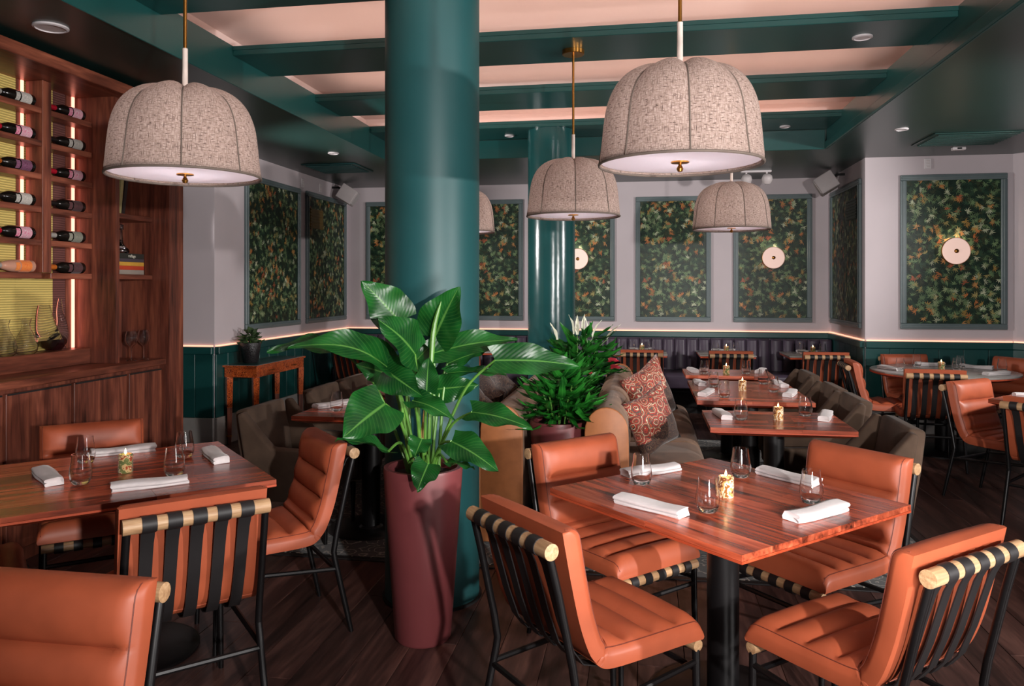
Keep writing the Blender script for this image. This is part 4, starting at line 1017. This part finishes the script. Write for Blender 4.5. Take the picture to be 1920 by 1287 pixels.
LEAVES = [
    ((-1.037, 3.222, 1.373), (-1.163, 3.099, 1.55), 0.100, (0.339, -0.805, 0.35), 0.03, 0.15),
    ((-0.936, 3.108, 1.245), (-1.031, 2.919, 1.403), 0.104, (0.470, -0.681, 0.50), 0.06, 0.20),
    ((-0.908, 3.315, 1.299), (-0.789, 3.274, 1.525), 0.108, (-0.096, -0.929, 0.10), 0.03, 0.25),
    ((-1.041, 3.069, 1.19), (-1.341, 2.816, 1.314), 0.081, (0.219, -0.693, 0.70), 0.16, 0.35),
    ((-1.314, 3.277, 1.23), (-1.578, 3.08, 1.263), 0.061, (0.100, -0.592, 0.80), 0.12, 0.20),
    ((-1.113, 3.341, 1.175), (-1.394, 3.233, 1.299), 0.067, (0.117, -0.690, 0.70), 0.08, 0.20),
    ((-1.052, 3.068, 1.181), (-0.87, 2.977, 1.092), 0.078, (-0.154, -0.888, 0.35), 0.06, 0.15),
    ((-1.091, 3.183, 1.154), (-1.206, 3.143, 1.193), 0.059, (0.339, -0.805, 0.35), 0.03, 0.15),
    ((-1.019, 2.972, 1.055), (-1.128, 2.801, 0.951), 0.113, (0.290, -0.813, 0.50), 0.05, 0.15),
    ((-1.024, 3.021, 0.852), (-1.162, 2.826, 0.941), 0.042, (0.075, -0.444, 0.88), 0.05, 0.35),
    ((-0.887, 3.045, 0.904), (-0.897, 2.972, 0.845), 0.049, (0.133, -0.789, 0.50), 0.02, 0.20),
    ((-0.875, 3.097, 0.792), (-0.892, 2.993, 0.706), 0.061, (0.142, -0.838, 0.45), 0.04, 0.15),
    ((-0.922, 3.039, 1.06), (-0.728, 2.96, 1.003), 0.051, (0.103, -0.611, 0.75), 0.08, 0.35),
    ((-0.686, 3.079, 1.014), (-0.425, 2.971, 0.981), 0.057, (0.224, -0.723, 0.60), 0.06, 0.20),
    ((-0.757, 3.016, 0.905), (-0.544, 2.9, 0.825), 0.069, (0.331, -0.755, 0.50), 0.06, 0.20),
    ((-0.799, 3.11, 0.797), (-0.665, 3.032, 0.798), 0.022, (0.083, -0.493, 0.85), 0.04, 0.30),
    ((-0.907, 3.295, 1.234), (-0.558, 3.455, 1.293), 0.069, (0.133, -0.789, 0.55), 0.06, 0.25),
    ((-0.622, 3.242, 1.211), (-0.267, 3.352, 1.185), 0.073, (0.043, -0.855, 0.40), 0.07, 0.30),
    ((-0.859, 3.354, 1.182), (-0.689, 3.413, 1.244), 0.041, (0.125, -0.739, 0.60), 0.04, 0.20),
    ((-0.854, 3.324, 1.143), (-0.599, 3.398, 1.135), 0.031, (0.100, -0.592, 0.80), 0.06, 0.30),
    ((-0.908, 3.315, 1.072), (-0.706, 3.309, 1.096), 0.063, (0.158, -0.937, 0.00), 0.04, 0.15),
    ((-0.882, 3.096, 1.092), (-0.887, 3.146, 1.229), 0.051, (0.158, -0.937, 0.20), 0.04, 0.30),
    ((-1.045, 3.322, 1.14), (-0.929, 3.393, 1.279), 0.053, (-0.047, -0.921, 0.20), 0.03, 0.20),
]
off = Vector((PX, PY, 0))
R = random.Random(5)
for i, (a, b, hw, n, sag, fold) in enumerate(LEAVES):
    a = Vector(a)-off; b = Vector(b)-off
    lf = part('leaf', leaf_mesh(a, b, hw, n, sag, fold, M['leaf'], seed=i*1.7), ph)
    ang = math.atan2(a.y, a.x); r0 = .03+.05*R.random(); s0 = Vector((r0*math.cos(ang), r0*math.sin(ang)*.7, .712))
    up = max(.05, a.z-.712); mid = s0*.45+a*.55; mid.z = .712+up*(.72 if a.z > .9 else 1.0)+.02
    q = s0*.8+a*.2; q.z = .712+up*.34
    part('petiole', MB().tube(catmull([s0, q, mid, a], 6), [.0085-.0035*k/18 for k in range(19)], 8).me(M['stem']), lf)
sh0 = [Vector((.0, -.02, .70)), Vector((.008, -.03, .82)), Vector((.014, -.035, .93)), Vector((.02, -.04, 1.02))]
part('dry_sheath', MB().tube(catmull(sh0, 5), [.012]*10+[.010, .009, .007, .005, .004, .002], 8).me(M['sheath']), ph)
part('new_leaf', MB().tube(catmull([(.02, 0, .71), (.035, -.01, 1.05), (.04, .02, 1.32), (.075, .02, 1.46)], 5), [.008]*8+[.011, .012, .012, .011, .010, .008, .005, .002], 8).me(M['stem']), ph)

def lance(L, w_, bend, mat, seed, fold=.35, maxpos=.75): return leaf_mesh((0, 0, 0), (0, L, 0), w_, (0, 0, 1), bend, fold, mat, .004, seed, 0, 8, 4, maxpos)
def bush(o, c, n, rad, meshes, name, rmin=.3, tilt=(8, 80), seed=1, zs=1.0, lo=.8, hi=1.2, base=0):
    """leaves set around a centre, each pointing outward and drooping a little"""
    R = random.Random(seed)
    for i in range(n):
        az = R.uniform(0, 2*PI); el = math.radians(R.uniform(*tilt)); k = R.uniform(rmin, 1)
        d = Vector((math.cos(az)*math.cos(el), math.sin(az)*math.cos(el), math.sin(el)))
        p = Vector(c)+Vector((d.x*rad[0]*k, d.y*rad[1]*k, d.z*rad[2]*k*zs))
        q = part(name, meshes[i % len(meshes)], o, p, (el*.5-.18+R.uniform(-.35, .35), R.uniform(-.7, .7), az-PI/2+R.uniform(-.5, .5)))
        s = R.uniform(lo, hi); q.scale = (s, s, s)
ep = thing('potted_evergreen', (-.50, 4.62, .0), 0, 'plum pot with a bushy long leafed plant between the sofa ends', 'potted plant')
pot(ep, .725, .170, .120, M['pot'])
lm = [lance(.20, .022, -.10, M['leaf_dark'], 1), lance(.17, .026, -.18, M['leaf_dark'], 2), lance(.24, .024, -.14, M['leaf_dark'], 3)]
bush(ep, (0, 0, .74), 150, (.17, .17, .30), lm, 'leaf', .25, (2, 85), 4, lo=.75, hi=1.15)
for k in range(9):
    a = k*.7; part('stalk', MB().tube([(.05*math.cos(a), .05*math.sin(a), .69), (.07*math.cos(a), .07*math.sin(a), .82), (.12*math.cos(a), .12*math.sin(a), .96)], [.006, .005, .003], 6).me(M['stem']), ep)
pl = thing('planter_box', (-.51, 5.92, 0), 0, 'long dark planter box between the two sofas', 'planter')
part('box', MB().box(-.155, .155, -.95, .95, 0, .60).me(M['planter']), pl)
for a, b, c, d in ((-.165, .165, -.96, -.93), (-.165, .165, .93, .96), (-.165, -.14, -.93, .93), (.14, .165, -.93, .93)): part('rim', box(a, b, c, d, .601, .655, M['planter'], .004), pl)
part('soil', box(-.139, .139, -.929, .929, .601, .63, M['soil']), pl)
bp = thing('planter_foliage', (-.51, 6.45, .631), 0, 'dense leafy planting with white lilies in the planter box', 'plant')
lm2 = [lance(.17, .030, -.14, M['leaf_mid'], 4), lance(.15, .036, -.2, M['leaf_mid'], 5), lance(.20, .028, -.1, M['leaf_dark'], 6)]
bush(bp, (0, 0, .04), 210, (.30, .42, .46), lm2, 'leaf', .35, (4, 88), 9, lo=.8, hi=1.25)
spm = lance(.17, .018, .06, M['lily'], 7, .6)
for k, (x, y, z, rx, rz) in enumerate([(-.02, -.1, .50, 1.25, .1), (.05, -.05, .48, 1.5, 1.2), (.10, 0, .47, 1.1, -1.2), (-.06, -.05, .50, 1.35, 2.2), (.22, 0, .46, .8, -1.1), (-.20, 0, .44, 1.1, .9), (.02, .05, .50, 1.45, -.3)]):
    f_ = part('white_lily', spm, bp, (x, y, z), (rx, 0, rz)); part('flower_stalk', MB().tube([(0, 0, 0), (0, -.08, .01), (0, -.22, .0)], .003, 6).me(M['stem']), f_)
for x, y, z in ((.05, -.40, .22), (.24, -.2, .30), (.26, -.25, .25)):
    part('red_flower', leaf_mesh((0, 0, 0), (.09, -.02, 0), .022, (0, -.7, .7), .1, .4, M['red'], .004, 1), bp, (x, y, z))
lowp = thing('low_foliage', (-.51, 5.35, .631), 0, 'low leafy tuft at the near end of the planter box', 'plant')
bush(lowp, (0, 0, .03), 70, (.20, .34, .26), lm2, 'leaf', .3, (4, 85), 12, lo=.7, hi=1.1)
sp_ = thing('small_potted_plant', (-3.83, 7.12, .7727), 0, 'small leafy plant in a black hammered pot on the burl console', 'potted plant')
pot(sp_, .20, .10, .075, M['blackpot'])
lm3 = [leaf_mesh((0, 0, 0), (0, .085, 0), .036, (0, 0, 1), -.12, .3, M['leaf_grey'], .003, k, .05, 8, 4) for k in (1, 2)]
bush(sp_, (0, 0, .19), 46, (.085, .085, .13), lm3, 'leaf', .35, (5, 85), 3, lo=.75, hi=1.1)
for k in range(6):
    a = k*1.05; part('stalk', MB().tube([(.02*math.cos(a), .02*math.sin(a), .16), (.05*math.cos(a), .05*math.sin(a), .26)], .003, 6).me(M['stem']), sp_)
